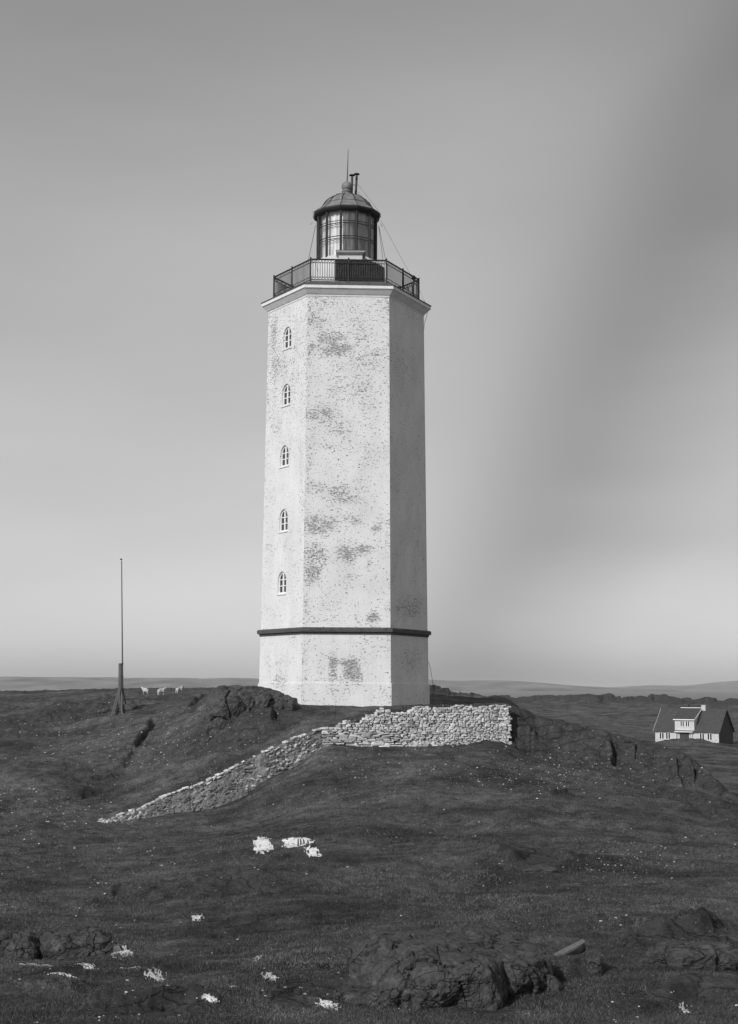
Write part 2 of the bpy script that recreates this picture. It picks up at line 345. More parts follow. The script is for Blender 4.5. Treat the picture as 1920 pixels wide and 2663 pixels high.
class MB:
    def __init__(s): s.V = []; s.F = []
    def add(s, V, Fc):
        n = len(s.V); s.V += [tuple(v) for v in V]; s.F += [tuple(i+n for i in f) for f in Fc]; return s
    def box(s, c, d, M=None):
        V = [Vector((c[0]+sx*d[0]/2, c[1]+sy*d[1]/2, c[2]+sz*d[2]/2)) for sz in (-1, 1) for sx, sy in ((-1, -1), (1, -1), (1, 1), (-1, 1))]
        if M: V = [M @ v for v in V]
        return s.add(V, [(3, 2, 1, 0), (4, 5, 6, 7), (0, 1, 5, 4), (1, 2, 6, 5), (2, 3, 7, 6), (3, 0, 4, 7)])
    def tube(s, P, r, n=8, cap=True):
        P = [Vector(p) for p in P]; rr = r if isinstance(r, (list, tuple)) else [r]*len(P); V = []; Fc = []
        for i, p in enumerate(P):
            d = (P[min(i+1, len(P)-1)]-P[max(i-1, 0)]).normalized()
            a = d.orthogonal().normalized() if abs(d.z) < .9 else (Vector((1, 0, 0))-d*d.x).normalized()
            b = d.cross(a)
            V += [p+(a*math.cos(q)+b*math.sin(q))*rr[i] for q in [2*math.pi*k/n for k in range(n)]]
        for i in range(len(P)-1):
            for k in range(n): Fc.append((i*n+k, i*n+(k+1) % n, (i+1)*n+(k+1) % n, (i+1)*n+k))
        if cap: Fc.append(tuple(reversed(range(n)))); Fc.append(tuple(range((len(P)-1)*n, len(P)*n)))
        return s.add(V, Fc)
    def lathe(s, prof, n, c=(0, 0), a0=0, close=True):
        V = []; Fc = []
        for r, z in prof: V += [(c[0]+r*math.cos(a0+2*math.pi*k/n), c[1]+r*math.sin(a0+2*math.pi*k/n), z) for k in range(n)]
        for i in range(len(prof)-1):
            for k in range(n): Fc.append((i*n+k, i*n+(k+1) % n, (i+1)*n+(k+1) % n, (i+1)*n+k))
        if close: Fc.append(tuple(reversed(range(n)))); Fc.append(tuple(range((len(prof)-1)*n, len(prof)*n)))
        return s.add(V, Fc)
    def build(s, name, mat, parent=None, smooth=False): return raw(name, s.V, s.F, mat, parent, smooth)

# ------------------------------------------------------------------ materials (the plate is monochrome: all greys)
def mat(name, base=.5, rough=.8, var=0, scale=5, bump=0, bscale=30, metal=0, spec=.3, stretch=(1, 1, 1), detail=6):
    m = bpy.data.materials.new(name); m.use_nodes = True; t = m.node_tree; b = t.nodes['Principled BSDF']
    b.inputs['Roughness'].default_value = rough; b.inputs['Metallic'].default_value = metal
    b.inputs['Specular IOR Level'].default_value = spec; b.inputs['Base Color'].default_value = (base, base, base, 1)
    tc = t.nodes.new('ShaderNodeTexCoord'); mp = t.nodes.new('ShaderNodeMapping'); mp.inputs['Scale'].default_value = stretch
    t.links.new(tc.outputs['Object'], mp.inputs[0])
    if var:
        n = t.nodes.new('ShaderNodeTexNoise'); n.inputs['Scale'].default_value = scale; n.inputs['Detail'].default_value = detail
        t.links.new(mp.outputs[0], n.inputs['Vector'])
        r = t.nodes.new('ShaderNodeMapRange'); r.inputs['From Min'].default_value = .28; r.inputs['From Max'].default_value = .72
        r.inputs['To Min'].default_value = base*(1-var); r.inputs['To Max'].default_value = base*(1+var)
        t.links.new(n.outputs['Fac'], r.inputs['Value']); t.links.new(r.outputs[0], b.inputs['Base Color'])
    if bump:
        n = t.nodes.new('ShaderNodeTexNoise'); n.inputs['Scale'].default_value = bscale; n.inputs['Detail'].default_value = 5
        t.links.new(mp.outputs[0], n.inputs['Vector'])
        q = t.nodes.new('ShaderNodeBump'); q.inputs['Strength'].default_value = bump; q.inputs['Distance'].default_value = .05
        t.links.new(n.outputs['Fac'], q.inputs['Height']); t.links.new(q.outputs[0], b.inputs['Normal'])
    return m
class G:
    """tiny node helper"""
    def __init__(s, m): m.use_nodes = True; s.t = m.node_tree; s.b = s.t.nodes['Principled BSDF']
    def n(s, ty, ins=None, **kw):
        x = s.t.nodes.new(ty)
        for k, v in kw.items(): setattr(x, k, v)
        for k, v in (ins or {}).items():
            if hasattr(v, 'links') or isinstance(v, bpy.types.NodeSocket): s.t.links.new(v, x.inputs[k])
            else: x.inputs[k].default_value = v
        return x
    def math(s, op, a, b=0.0): return s.n('ShaderNodeMath', {0: a, 1: b}, operation=op).outputs[0]
    def noise(s, vec, scale, detail=5, rough=.5): return s.n('ShaderNodeTexNoise', {'Vector': vec, 'Scale': scale, 'Detail': detail, 'Roughness': rough}).outputs['Fac']
    def rng(s, v, a, b, c, d): return s.n('ShaderNodeMapRange', {'Value': v, 'From Min': a, 'From Max': b, 'To Min': c, 'To Max': d}).outputs[0]
    def mix(s, f, a, b):
        x = s.t.nodes.new('ShaderNodeMix'); x.data_type = 'FLOAT'
        for i, v in ((0, f), (2, a), (3, b)):
            if isinstance(v, bpy.types.NodeSocket): s.t.links.new(v, x.inputs[i])
            else: x.inputs[i].default_value = v
        return x.outputs[0]
    def attr(s, name): return s.n('ShaderNodeAttribute', attribute_name=name).outputs['Fac']
    def pos(s, sc=(1, 1, 1)):
        tc = s.n('ShaderNodeTexCoord'); return s.n('ShaderNodeMapping', {0: tc.outputs['Object'], 'Scale': sc}).outputs[0]
    def bump(s, h, st, dist, nrm=None):
        d = {'Height': h, 'Strength': st, 'Distance': dist}
        if nrm: d['Normal'] = nrm
        return s.n('ShaderNodeBump', d).outputs[0]
    def set(s, **k):
        for a, v in k.items():
            a = a.replace('_', ' ')
            if isinstance(v, bpy.types.NodeSocket): s.t.links.new(v, s.b.inputs[a])
            else: s.b.inputs[a].default_value = v

# ground: short heath turf and bare rock
mg = bpy.data.materials.new('turf_and_rock'); g = G(mg); p = g.pos()
big = g.noise(p, .22, 5, .6); mid = g.noise(p, 1.6, 6, .65); fine = g.noise(p, 11, 6, .75); vf = g.noise(p, 42, 4, .8)
turf = g.math('MULTIPLY', g.rng(big, .36, .64, .48, 1.45), g.math('MULTIPLY', g.rng(mid, .32, .68, .5, 1.5), g.math('MULTIPLY', g.rng(fine, .34, .66, .35, 1.65), g.rng(vf, .34, .66, .25, 1.85))))
turf = g.math('MULTIPLY', turf, .088)
rs = g.pos((1, 1, 2.2)); rn = g.noise(rs, 1.3, 8, .7); rf = g.noise(rs, 9, 8, .75)
vo = g.n('ShaderNodeTexVoronoi', {'Vector': g.n('ShaderNodeVectorMath', {0: rs, 1: g.n('ShaderNodeTexNoise', {'Vector': rs, 'Scale': 1.1, 'Detail': 4}).outputs['Color']}, operation='ADD').outputs[0], 'Scale': .9}, feature='DISTANCE_TO_EDGE').outputs['Distance']
crack = g.rng(vo, 0, .035, .35, 1)
lich = g.rng(g.noise(rs, 3.2, 6, .7), .56, .66, 0, 1)
rockc = g.math('MULTIPLY', g.math('MULTIPLY', g.rng(rn, .3, .7, .55, 1.35), g.rng(rf, .3, .7, .6, 1.4)), g.math('MULTIPLY', crack, .075))
rockc = g.math('ADD', rockc, g.math('MULTIPLY', lich, .05))
ra = g.math('ADD', g.attr('rock'), g.rng(mid, .3, .7, -.25, .25)); rm = g.rng(ra, .35, .6, 0, 1)
g.set(Base_Color=g.mix(rm, turf, rockc), Roughness=.95, Specular_IOR_Level=.15)
hb = g.mix(rm, g.math('ADD', g.math('MULTIPLY', fine, .6), g.math('MULTIPLY', vf, .35)), g.math('ADD', g.math('MULTIPLY', rf, 1.1), g.math('MULTIPLY', crack, .5)))
g.set(Normal=g.bump(hb, .9, .16))
# plaster
mw = bpy.data.materials.new('limewashed_plaster'); g = G(mw)
uv = g.n('ShaderNodeUVMap', uv_map='UVMap').outputs[0]
def um(sx, sy, off=0): return g.n('ShaderNodeMapping', {0: uv, 'Scale': (sx, sy, 1), 'Location': (off, off*1.7, 0)}).outputs[0]
pl = g.attr('peel')
n1 = g.noise(um(1, 1.9), 5.6, 6, .68); n2 = g.noise(um(1, 2.4, 9), 2.2, 6, .6); n3 = g.noise(um(1, 1.3, 4), 9, 3, .5)
th = g.math('SUBTRACT', .618, g.math('MULTIPLY', pl, .145))
spot = g.rng(g.math('SUBTRACT', g.math('ADD', g.math('MULTIPLY', n1, .7), g.math('MULTIPLY', n2, .3)), th), 0, .018, 0, 1)
hole = g.rng(g.math('SUBTRACT', n3, g.math('SUBTRACT', .672, g.math('MULTIPLY', pl, .06))), 0, .02, 0, 1)
br = g.n('ShaderNodeTexBrick', {'Vector': uv, 'Scale': 1.0, 'Mortar Size': .014, 'Brick Width': .25, 'Row Height': .083, 'Mortar Smooth': .3, 'Color1': (.36, .36, .36, 1), 'Color2': (.20, .20, .20, 1), 'Mortar': (.46, .46, .46, 1)})
thin = g.rng(g.noise(um(1, 1, 3), 6, 6, .7), .3, .7, 0, 1)
paint = g.math('MULTIPLY', g.rng(g.noise(um(.6, .35), 1.2, 5, .6),     .3, .7, .69, .80), g.rng(g.noise(um(1, 1), 22, 4, .7), .25, .75, .93, 1.05))
paint = g.math('MULTIPLY', paint, g.rng(g.math('MULTIPLY', pl, g.math('ADD', thin, .35)), 0, 1.1, 1.0, .80))
paint = g.math('MULTIPLY', paint, g.rng(g.noise(um(2.6, .16, 2), 2.0, 4, .6), .5, .75, 1.0, .95))
bwb = g.n('ShaderNodeRGBToBW', {0: br.outputs['Color']}).outputs[0]
c1 = g.mix(g.math('MULTIPLY', spot, g.rng(g.attr('peel'), 0, .6, .85, .95)), paint, g.math('MULTIPLY', bwb, g.rng(thin, 0, 1, .75, 1.3)))
c2 = g.mix(hole, c1, .10)
g.set(Base_Color=c2, Roughness=.9, Specular_IOR_Level=.2)
hh = g.math('ADD', g.math('MULTIPLY', spot, -.7), g.math('ADD', g.math('MULTIPLY', hole, -1.0), g.math('MULTIPLY', g.noise(um(1, 1), 14, 5, .6), .5)))
g.set(Normal=g.bump(hh, .7, .035))

M_trim = mat('cornice_paint', .74, .85, .10, 3, .3, 14)
M_band = mat('dark_slate_band', .085, .8, .3, 4, .4, 20)
M_lead = mat('lead_flashing', .10, .6, .4, 5)
M_iron = mat('black_iron', .025, .5, .2, 10, spec=.4)
M_dome = mat('weathered_copper_sheet', .19, .6, .35, 2.2, .15, 9)
M_rib = mat('dark_seam', .03, .6)
M_post = mat('grey_painted_iron', .075, .6, .3, 6)
M_frame = mat('white_window_paint', .80, .6)
M_curt = mat('linen_curtain', .66, .95, .52, 5.5, stretch=(1, 1, .10))  # vertical tone streaks put pleat shading into the colour
M_hut = mat('white_painted_boards', .56, .7, .06, 3)
M_dark = mat('tarred_boards', .03, .7, .4, 6, stretch=(6, 6, .6))
M_wood = mat('weathered_timber', .11, .85, .35, 3, .4, 20, stretch=(5, 5, .5))
M_wire = mat('wire', .05, .6)
M_stone = None
mgp = bpy.data.materials.new('window_glass'); g = G(mgp); g.set(Base_Color=(.03, .03, .03, 1), Roughness=.12, Specular_IOR_Level=.6)
M_glass = mgp
mgl = bpy.data.materials.new('lantern_glass'); mgl.use_nodes = True; t = mgl.node_tree; t.nodes.clear()
a = t.nodes.new('ShaderNodeBsdfTransparent'); a.inputs[0].default_value = (.98, .98, .98, 1)
b = t.nodes.new('ShaderNodeBsdfGlossy'); b.inputs['Roughness'].default_value = .08
fr = t.nodes.new('ShaderNodeFresnel'); fr.inputs[0].default_value = 1.5
x = t.nodes.new('ShaderNodeMixShader'); o_ = t.nodes.new('ShaderNodeOutputMaterial')
t.links.new(fr.outputs[0], x.inputs[0]); t.links.new(a.outputs[0], x.inputs[1]); t.links.new(b.outputs[0], x.inputs[2]); t.links.new(x.outputs[0], o_.inputs[0])
def stonemat(name, base, lo, hi, sc=14):
    m = bpy.data.materials.new(name); g = G(m); p = g.pos()
    c = g.math('MULTIPLY', g.math('ADD', g.math('MULTIPLY', g.attr('tone'), hi-lo), lo), g.rng(g.noise(p, sc, 6, .7), .3, .7, .68, 1.28))
    g.set(Base_Color=g.math('MULTIPLY', c, base), Roughness=.9, Specular_IOR_Level=.2, Normal=g.bump(g.noise(p, sc*1.5, 5, .7), .7, .04)); return m
M_stone = stonemat('pale_gneiss', 1, .26, .72)
M_pebble = stonemat('weathered_pebble', 1, .10, .72)
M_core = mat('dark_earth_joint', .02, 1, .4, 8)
M_snow = mat('old_snow', .74, .8, .16, 5, .8, 14)

# ------------------------------------------------------------------ terrain mesh (one polar sheet)
def cat(*a): return np.concatenate(a)
ang = cat(np.linspace(-math.pi, -.45, 60, endpoint=False), np.linspace(-.45, -.275, 40, endpoint=False),
          np.linspace(-.275, .275, 760), np.linspace(.275, .45, 41)[1:], np.linspace(.45, math.pi, 61)[1:])
lr = cat(np.linspace(math.log(.4), math.log(17), 60, endpoint=False), np.linspace(math.log(17), math.log(62), 330, endpoint=False),
         np.linspace(math.log(62), math.log(92), 230, endpoint=False), np.linspace(math.log(92), math.log(240), 150, endpoint=False),
         np.linspace(math.log(240), math.log(1500), 160))
rad = np.exp(lr); A_, R_ = np.meshgrid(ang, rad)
GX = (R_*np.sin(A_)).ravel(); GY = (R_*np.cos(A_)).ravel()
GZ, GR = terrain(GX, GY)
na = len(ang); nr = len(rad); ii = np.arange(nr-1)[:, None]*na+np.arange(na-1)[None, :]
Q = np.stack([ii, ii+na, ii+na+1, ii+1], -1).reshape(-1, 4)
ground = bulk('ground', np.c_[GX, GY, GZ], Q, mg, {'rock': GR}); tag(ground, kind='structure')
GZg = GZ.reshape(nr, na)
def gz(x, y):
    """height of the built ground mesh"""
    x = np.asarray(x, float); y = np.asarray(y, float)
    a = np.arctan2(x, y); l = np.log(np.hypot(x, y))
    ia = np.clip(np.searchsorted(ang, a)-1, 0, na-2); il = np.clip(np.searchsorted(lr, l)-1, 0, nr-2)
    fa = np.clip((a-ang[ia])/(ang[ia+1]-ang[ia]), 0, 1); fl = np.clip((l-lr[il])/(lr[il+1]-lr[il]), 0, 1)
    return (GZg[il, ia]*(1-fa)+GZg[il, ia+1]*fa)*(1-fl)+(GZg[il+1, ia]*(1-fa)+GZg[il+1, ia+1]*fa)*fl
def hit(u, v, Y0=19, Y1=400):
    """the first ground point seen at (u, v)"""
    Y = np.exp(np.linspace(math.log(Y0), math.log(Y1), 1500)); d = at(u, v, 1.0)
    below = d.z*Y <= gz(d.x*Y, Y); i = int(np.argmax(below)) if below.any() else len(Y)-1
    return Vector((d.x*Y[i], Y[i], float(gz(d.x*Y[i], Y[i]))))
def hits(U, V, Y0=19, Y1=130, n=420):
    Y = np.exp(np.linspace(math.log(Y0), math.log(Y1), n)); a = U-960.0; b = 1331.5-V
    X = a*CR-b*SR; Z = a*SR+b*CR; dy = F*CP-Z*SP; dz = F*SP+Z*CP; tx = X/dy; tz = dz/dy
    out = np.full(len(U), -1.0)
    for y in Y[::-1]:
        m = tz*y <= gz(tx*y, np.full(len(U), y)); out = np.where(m, y, out)
    # keep the nearest crossing: last written wins because we march inwards
    ok = out > 0; return tx*out, out, ok

# sea
MS = mat('sea_water', .13, .45, spec=.5)
gs = G(MS); ps = gs.pos((.02, .05, 1)); gs.set(Normal=gs.bump(gs.noise(ps, 3, 6, .6), .35, 3.0))
sea = MB(); rr = [300, 900, 3000, 9000, 30000]; nn = 96
V = [(r*math.cos(2*math.pi*k/nn), r*math.sin(2*math.pi*k/nn), -20.0) for r in rr for k in range(nn)]
Fq = [(i*nn+k, (i+1)*nn+k, (i+1)*nn+(k+1) % nn, i*nn+(k+1) % nn) for i in range(len(rr)-1) for k in range(nn)]
tag(raw('sea', V, Fq, MS), kind='structure')
# low hills across the water
MH = mat('far_heath', .14, 1, .75, .006, detail=10, stretch=(1, .4, 4))
def hills(name, prof, Y, depth, seed):
    us = np.linspace(prof[0][0], prof[-1][0], 260); vs = np.interp(us, [p[0] for p in prof], [p[1] for p in prof])
    V = []; Fc = []; m = 9
    base = [at(u, v, Y) for u, v in zip(us, vs)]
    for i, b in enumerate(base):
        h = max(0, b.z+20.0); h *= 1+.10*float(fbm(np.array([i*.09]), np.array([seed*1.3]), 4, seed))
        for j in range(m):
            k = j/(m-1); y = Y-depth*.5+depth*k; zz = -21+(h+1)*math.sin(math.pi*k)**.7 if 0 < k < 1 else -24
            zz += .08*h*float(fbm(np.array([i*.13]), np.array([j*.8]), 3, seed+5))*math.sin(math.pi*k)
            V.append((b.x*(1 if k < 2 else 1), y, zz))
    for i in range(len(base)-1):
        for j in range(m-1): Fc.append((i*m+j, (i+1)*m+j, (i+1)*m+j+1, i*m+j+1))
    tag(raw(name, V, Fc, MH, smooth=True), kind='structure')
hills('hills', [(-900,1772),(-400,1764),(0,1760),(200,1761),(420,1763),(520,1765),(600,1762),(700,1766),(900,1764),(1120,1766),(1200,1771),(1330,1770),(1400,1776),(1480,1783),(1560,1788),(1640,1791)], 9000, 3500, 3)
hills('hills', [(1560,1790),(1640,1786),(1700,1782),(1800,1783),(1870,1777),(1920,1771),(2100,1764),(2500,1760),(2900,1775)], 12500, 4000, 8)

# ------------------------------------------------------------------ lighthouse
LH = empty('lighthouse', (TX, TY, 0))
tag(LH, 'tall white hexagonal lighthouse of peeling plaster with dark lantern, on the rocky knoll', 'lighthouse')
def hexc(k, r, z): a = math.pi+TPHI+k*math.pi/3; return Vector((r*math.cos(a), r*math.sin(a), z))   # k 0 = left corner, 1 = front left, 2 = front right, 3 = right
def px(k, s, z, rf):
    a = hexc(k, rf(z), z); b = hexc(k+1, rf(z), z); return a.lerp(b, s)
def rw(z): return np.interp(z, [-3, .165, 3.0, 3.3, 22.9], [5.05, 5.03, 5.0, 4.975, 4.752])
def face_inv(k, u, v):
    """(s, z) on face k seen at (u, v)"""
    s, z = .5, 10.0
    for it in range(30):
        def pr(s, z):
            p = px(k, s, z, rw)+Vector((TX, TY, 0)); d = p.y*CP+p.z*SP; b = (-p.y*SP+p.z*CP)/d*F; a = p.x/d*F
            return np.array([960+a*CR+b*SR, 1331.5-(b*CR-a*SR)])
        e = np.array([u, v])-pr(s, z); J = np.c_[(pr(s+1e-4, z)-pr(s, z))/1e-4, (pr(s, z+1e-4)-pr(s, z))/1e-4]
        d = np.linalg.solve(J, e); s += d[0]; z += d[1]
    return s, z
BLOB = {1: [(812,829,25,20,.8),(836,841,30,18,.7),(865,882,40,24,.9),(877,911,50,20,1),(812,905,15,15,1),(910,835,15,8,.5),(977,917,45,12,.7),(930,935,25,15,.6),(810,1079,26,18,.8),(851,1076,34,25,.8),
            (883,1117,25,18,.7),(857,1161,32,12,.6),(953,1158,15,8,.5),(801,1010,8,60,.45),(806,1180,12,60,.5),(960,1000,50,10,.45),(945,800,50,14,.4),(818,1270,35,20,.6),(882,1273,35,18,.8),(900,1298,45,15,.75),
            (815,1365,30,30,.95),(852,1365,30,25,.85),(916,1350,35,16,.7),(979,1376,13,8,1.2),(821,1444,35,30,.85),(901,1441,28,24,1),(943,1432,34,15,.9),(962,1469,10,15,.7),(812,1490,25,30,.95),(910,1500,12,6,.9),
            (971,1607,15,15,1.25),(797,1582,10,50,.6),(833,1613,60,10,.45),(1011,1582,5,15,.9),(1013,900,5,60,.5),(1012,1100,5,60,.55),(868,1735,8,34,1.2),(905,1722,30,9,1.0),(916,1748,24,30,1.25),(933,1740,5,32,1.0),(789,1720,5,15,.9),(792,1765,6,10,.8),(833,1766,25,6,.5),(880,1795,40,10,.45)],
        0: [(713,876,12,60,.85),(771,876,10,40,.65),(719,950,18,40,.85),(748,944,25,25,.55),(763,979,15,25,.55),(716,1030,14,34,1),(700,1000,10,80,.5),(771,1017,8,15,.6),(739,812,20,20,.45),(729,1772,18,25,.75),(696,1423,8,5,.9),(742,1414,5,22,.55),(726,1726,12,15,.5),(683,1300,4,200,.35),(783,1250,5,260,.45)],
        2: [(1042,950,30,60,.45),(1063,1582,35,30,.7),(1070,1720,30,40,.5),(1030,1450,10,40,.4)]}
def peel(k, s, z, sz):
    p = np.clip(.18+(.16*sst(9, 20, z) if k < 2 else 0)+.55*fbm(s*3.5+k*5, z*.55, 5, 300, .6), 0, .7)+.10*np.exp(-(s/.03)**2)+.10*np.exp(-((1-s)/.03)**2)
    for u, v, ru, rv, a in BLOB.get(k, []):
        s0, z0 = face_inv(k, u, v); s1, z1 = face_inv(k, u+ru, v); ds = abs(s1-s0)+1e-3; dz = rv/3711.7*84
        q = ((s-s0)/ds)**2+((z-z0)/dz)**2
        q = q+1.1*fbm(s*8, z*1.7, 4, int(u))
        p = np.maximum(p, a*np.exp(-np.clip(q, 0, None)**1.3*.7))
    return p
WIN = [(747.6,849.7,905.5),(744.5,998,1053.6),(740,1158,1212.5),(737.5,1323.9,1382),(733.5,1486,1544)]
WN = []
for uc, v0, v1 in WIN:
    s, zt = face_inv(0, uc, v0); s2, zb = face_inv(0, uc, v1); WN.append(((s+s2)/2, zb, zt))
WW = .047  # half width in s units is set below
def arch(hw, zb, zt, n=9, pad=0):
    """outline of an arched opening in metres, from bottom left round the top to bottom right"""
    hw += pad; zt += pad; zb -= pad; rise = min(hw*1.15, (zt-zb)*.45); zs = zt-rise
    pts = [(-hw, zb), (-hw, zs)]
    for i in range(1, n): a = math.pi-math.pi*i/n; pts.append((hw*math.cos(a), zs+rise*math.sin(a)))
    return pts+[(hw, zs), (hw, zb)]
HW = .50
def wallface(k):
    zs = np.r_[np.linspace(-2.6, .165, 12), np.linspace(.165, 22.95, 110)[1:]]; ss = np.linspace(0, 1, 25)
    V = []; Fc = []; UV = []; holes = []
    L = 5.0
    if k == 0:
        zs = set(np.round(zs, 4)); 
        for s, zb, zt in WN:
            holes.append((zb-.25, zt+.25))
            zs = {z for z in zs if not (zb-.42 < z < zt+.42)} | {round(zb-.25, 4), round(zt+.25, 4)}
        zs = np.array(sorted(zs))
    nz, ns = len(zs), len(ss)
    for z in zs:
        for s in ss: V.append(px(k, s, z, rw)); UV.append((s*L+k*11, z))
    inner = {}
    for i in range(nz-1):
        hole = next((h for h in holes if abs(h[0]-zs[i]) < 1e-3), None)
        for j in range(ns-1):
            if hole:
                h = WN[holes.index(hole)]; j0 = int(np.searchsorted(ss, h[0]-.135))-1; j1 = int(np.searchsorted(ss, h[0]+.135))
                if j0 <= j < j1: continue
            Fc.append((i*ns+j, i*ns+j+1, (i+1)*ns+j+1, (i+1)*ns+j))
        if hole:
            s0, zb, zt = h; pts = arch(HW, zb, zt); Lf = 4.9; m = len(pts); c = m//2
            b0 = len(V)
            for x, z in pts: V.append(px(k, s0+x/Lf, z, rw)); UV.append(((s0+x/Lf)*L+k*11, z))
            A = i*ns+j0; B = i*ns+j1; C = (i+1)*ns+j1; D = (i+1)*ns+j0
            # bottom strip, left and right halves round the arch
            Fc.append(tuple([A, B, b0+m-1, b0]))
            Fc.append(tuple([A]+[b0+q for q in range(0, c+1)]+[D]))
            Fc.append(tuple([B, C]+[b0+q for q in range(c, m)][::1]))
            Fc.append(tuple([D, b0+c, C]))
            # reveal
            nrm = (hexc(k, 1, 0)+hexc(k+1, 1, 0)).normalized(); r0 = len(V)
            for q in range(m): V.append(V[b0+q]-nrm*.17); UV.append(UV[b0+q])
            for q in range(m): Fc.append((b0+q, b0+(q+1) % m, r0+(q+1) % m, r0+q))
    return V, Fc, UV
V = []; Fc = []; UV = []; PE = []
for k in range(6):
    v, f, u_ = wallface(k); n = len(V); V += v; Fc += [tuple(i+n for i in q) for q in f]; UV += u_
    ua = np.array(u_); PE.append(peel(k, (ua[:, 0]-k*11)/5.0, ua[:, 1], None))
tw = raw('tower_wall', V, Fc, mw, LH); me = tw.data
pa = me.attributes.new('peel', 'FLOAT', 'POINT'); pa.data.foreach_set('value', np.concatenate(PE).astype(np.float32))
ul = me.uv_layers.new(name='UVMap'); li = np.zeros(len(me.loops), np.int32); me.loops.foreach_get('vertex_index', li)
ul.data.foreach_set('uv', np.array(UV, np.float32)[li].ravel())
# plinth course, slightly proud
def hexring(prof):
    m = MB(); V = []; Fc = []
    for r, z in prof: V += [hexc(k, r, z) for k in range(6)]
    for i in range(len(prof)-1):
        for k in range(6): Fc.append((i*6+k, i*6+(k+1) % 6, (i+1)*6+(k+1) % 6, (i+1)*6+k))
    return m.add(V, Fc)
pm = []; Fp = []; UP = []; zz = np.linspace(-2.6, .165, 12); ss = np.linspace(0, 1, 25)
for k in range(6):
    b0 = len(pm)
    for z in zz:
        for s in ss: pm.append(px(k, s, z, lambda q: 5.095)); UP.append((s*5+k*11, z))
    for i in range(len(zz)-1):
        for j in range(24): Fp.append((b0+i*25+j, b0+i*25+j+1, b0+(i+1)*25+j+1, b0+(i+1)*25+j))
    a, b_ = b0+(len(zz)-1)*25, b0+len(zz)*25-1
    pm += [px(k, 0, .19, lambda q: 4.99), px(k, 1, .19, lambda q: 4.99)]; UP += [(0, 0), (1, 0)]
    Fp.append(tuple([a+j for j in range(25)]+[len(pm)-1, len(pm)-2]))
pl_ = raw('plinth', pm, Fp, mw, LH); me = pl_.data
ua = np.array(UP); pv = np.full(len(UP), .12); kk = (ua[:, 0]//11).astype(int)
for k in (0, 1, 2):
    m = kk == k; pv[m] = peel(k, (ua[m, 0]-k*11)/5.0, ua[m, 1], None)
pa = me.attributes.new('peel', 'FLOAT', 'POINT'); pa.data.foreach_set('value', pv.astype(np.float32))
ul = me.uv_layers.new(name='UVMap'); li = np.zeros(len(me.loops), np.int32); me.loops.foreach_get('vertex_index', li)
ul.data.foreach_set('uv', ua.astype(np.float32)[li].ravel())
hexring([(4.9, 2.93), (5.05, 2.93), (5.07, 3.06), (5.19, 3.07), (5.2, 3.26), (5.12, 3.31), (4.9, 3.34)]).build('string_course', M_band, LH)
hexring([(4.6, 22.60), (4.785, 22.60), (4.80, 22.68), (4.86, 22.72), (5.10, 22.96), (5.12, 23.0), (5.19, 23.01), (5.19, 23.20), (4.4, 23.2)]).build('cornice', M_trim, LH)
hexring([(5.1, 23.203), (5.235, 23.203), (5.235, 23.255), (4.50, 23.50), (4.50, 23.58), (4.36, 23.58), (4.36, 23.52), (.4, 23.53)]).build('gallery_deck', M_lead, LH)
# windows
nf = (hexc(0, 1, 0)+hexc(1, 1, 0)).normalized(); tf = (hexc(1, 1, 0)-hexc(0, 1, 0)).normalized()
for s0, zb, zt in WN:
    def W3(x, z, d): return px(0, s0+x/4.9, z, rw)-nf*d
    out = arch(HW-.002, zb+.002, zt-.002); m = len(out)
    inn = arch(HW-.075, zb+.09, zt-.085)
    V = [W3(x, z, .09) for x, z in out]+[W3(x, z, .09) for x, z in inn]+[W3(x, z, .15) for x, z in inn]
    Fc = [(i, (i+1) % m, m+(i+1) % m, m+i) for i in range(m)]+[(m+i, m+(i+1) % m, 2*m+(i+1) % m, 2*m+i) for i in range(m)]
    mb = MB().add(V, Fc)
    hw = HW-.075; z0 = zb+.09; z1 = zt-.085; H = z1-z0
    def bar(xa, xb, za, zc, d0, d1):
        c = [W3(xa, za, d0), W3(xb, za, d0), W3(xb, zc, d0), W3(xa, zc, d0), W3(xa, za, d1), W3(xb, za, d1), W3(xb, zc, d1), W3(xa, zc, d1)]
        mb.add(c, [(0, 1, 2, 3), (0, 4, 5, 1), (1, 5, 6, 2), (2, 6, 7, 3), (3, 7, 4, 0)])
    bar(-.065, .065, z0, z1+.01, .085, .15)
    for q in (1/3., 2/3.-.01):
        for sx in (-1, 1): bar(min(sx*hw, sx*.065), max(sx*hw, sx*.065), z0+H*q-.024, z0+H*q+.024, .095, .15)
    wf = empty('window'); wf.parent = LH
    mb.build('frame', M_frame, wf)
    MB().add([W3(x, z, .14) for x, z in arch(HW-.003, zb, zt-.003)], [tuple(range(m))]).build('pane', M_glass, wf)
    sl = MB(); c = px(0, s0, zb, rw)+nf*.0
    vs = [c+tf*a+nf*d+Vector((0, 0, h)) for h in (-.07, -.002) for a, d in ((-.56, -.16), (.56, -.16), (.56, .05), (-.56, .05))]
    sl.add(vs, [(3, 2, 1, 0), (4, 5, 6, 7), (0, 1, 5, 4), (1, 2, 6, 5), (2, 3, 7, 6), (3, 0, 4, 7)]).build('sill', M_trim, wf)
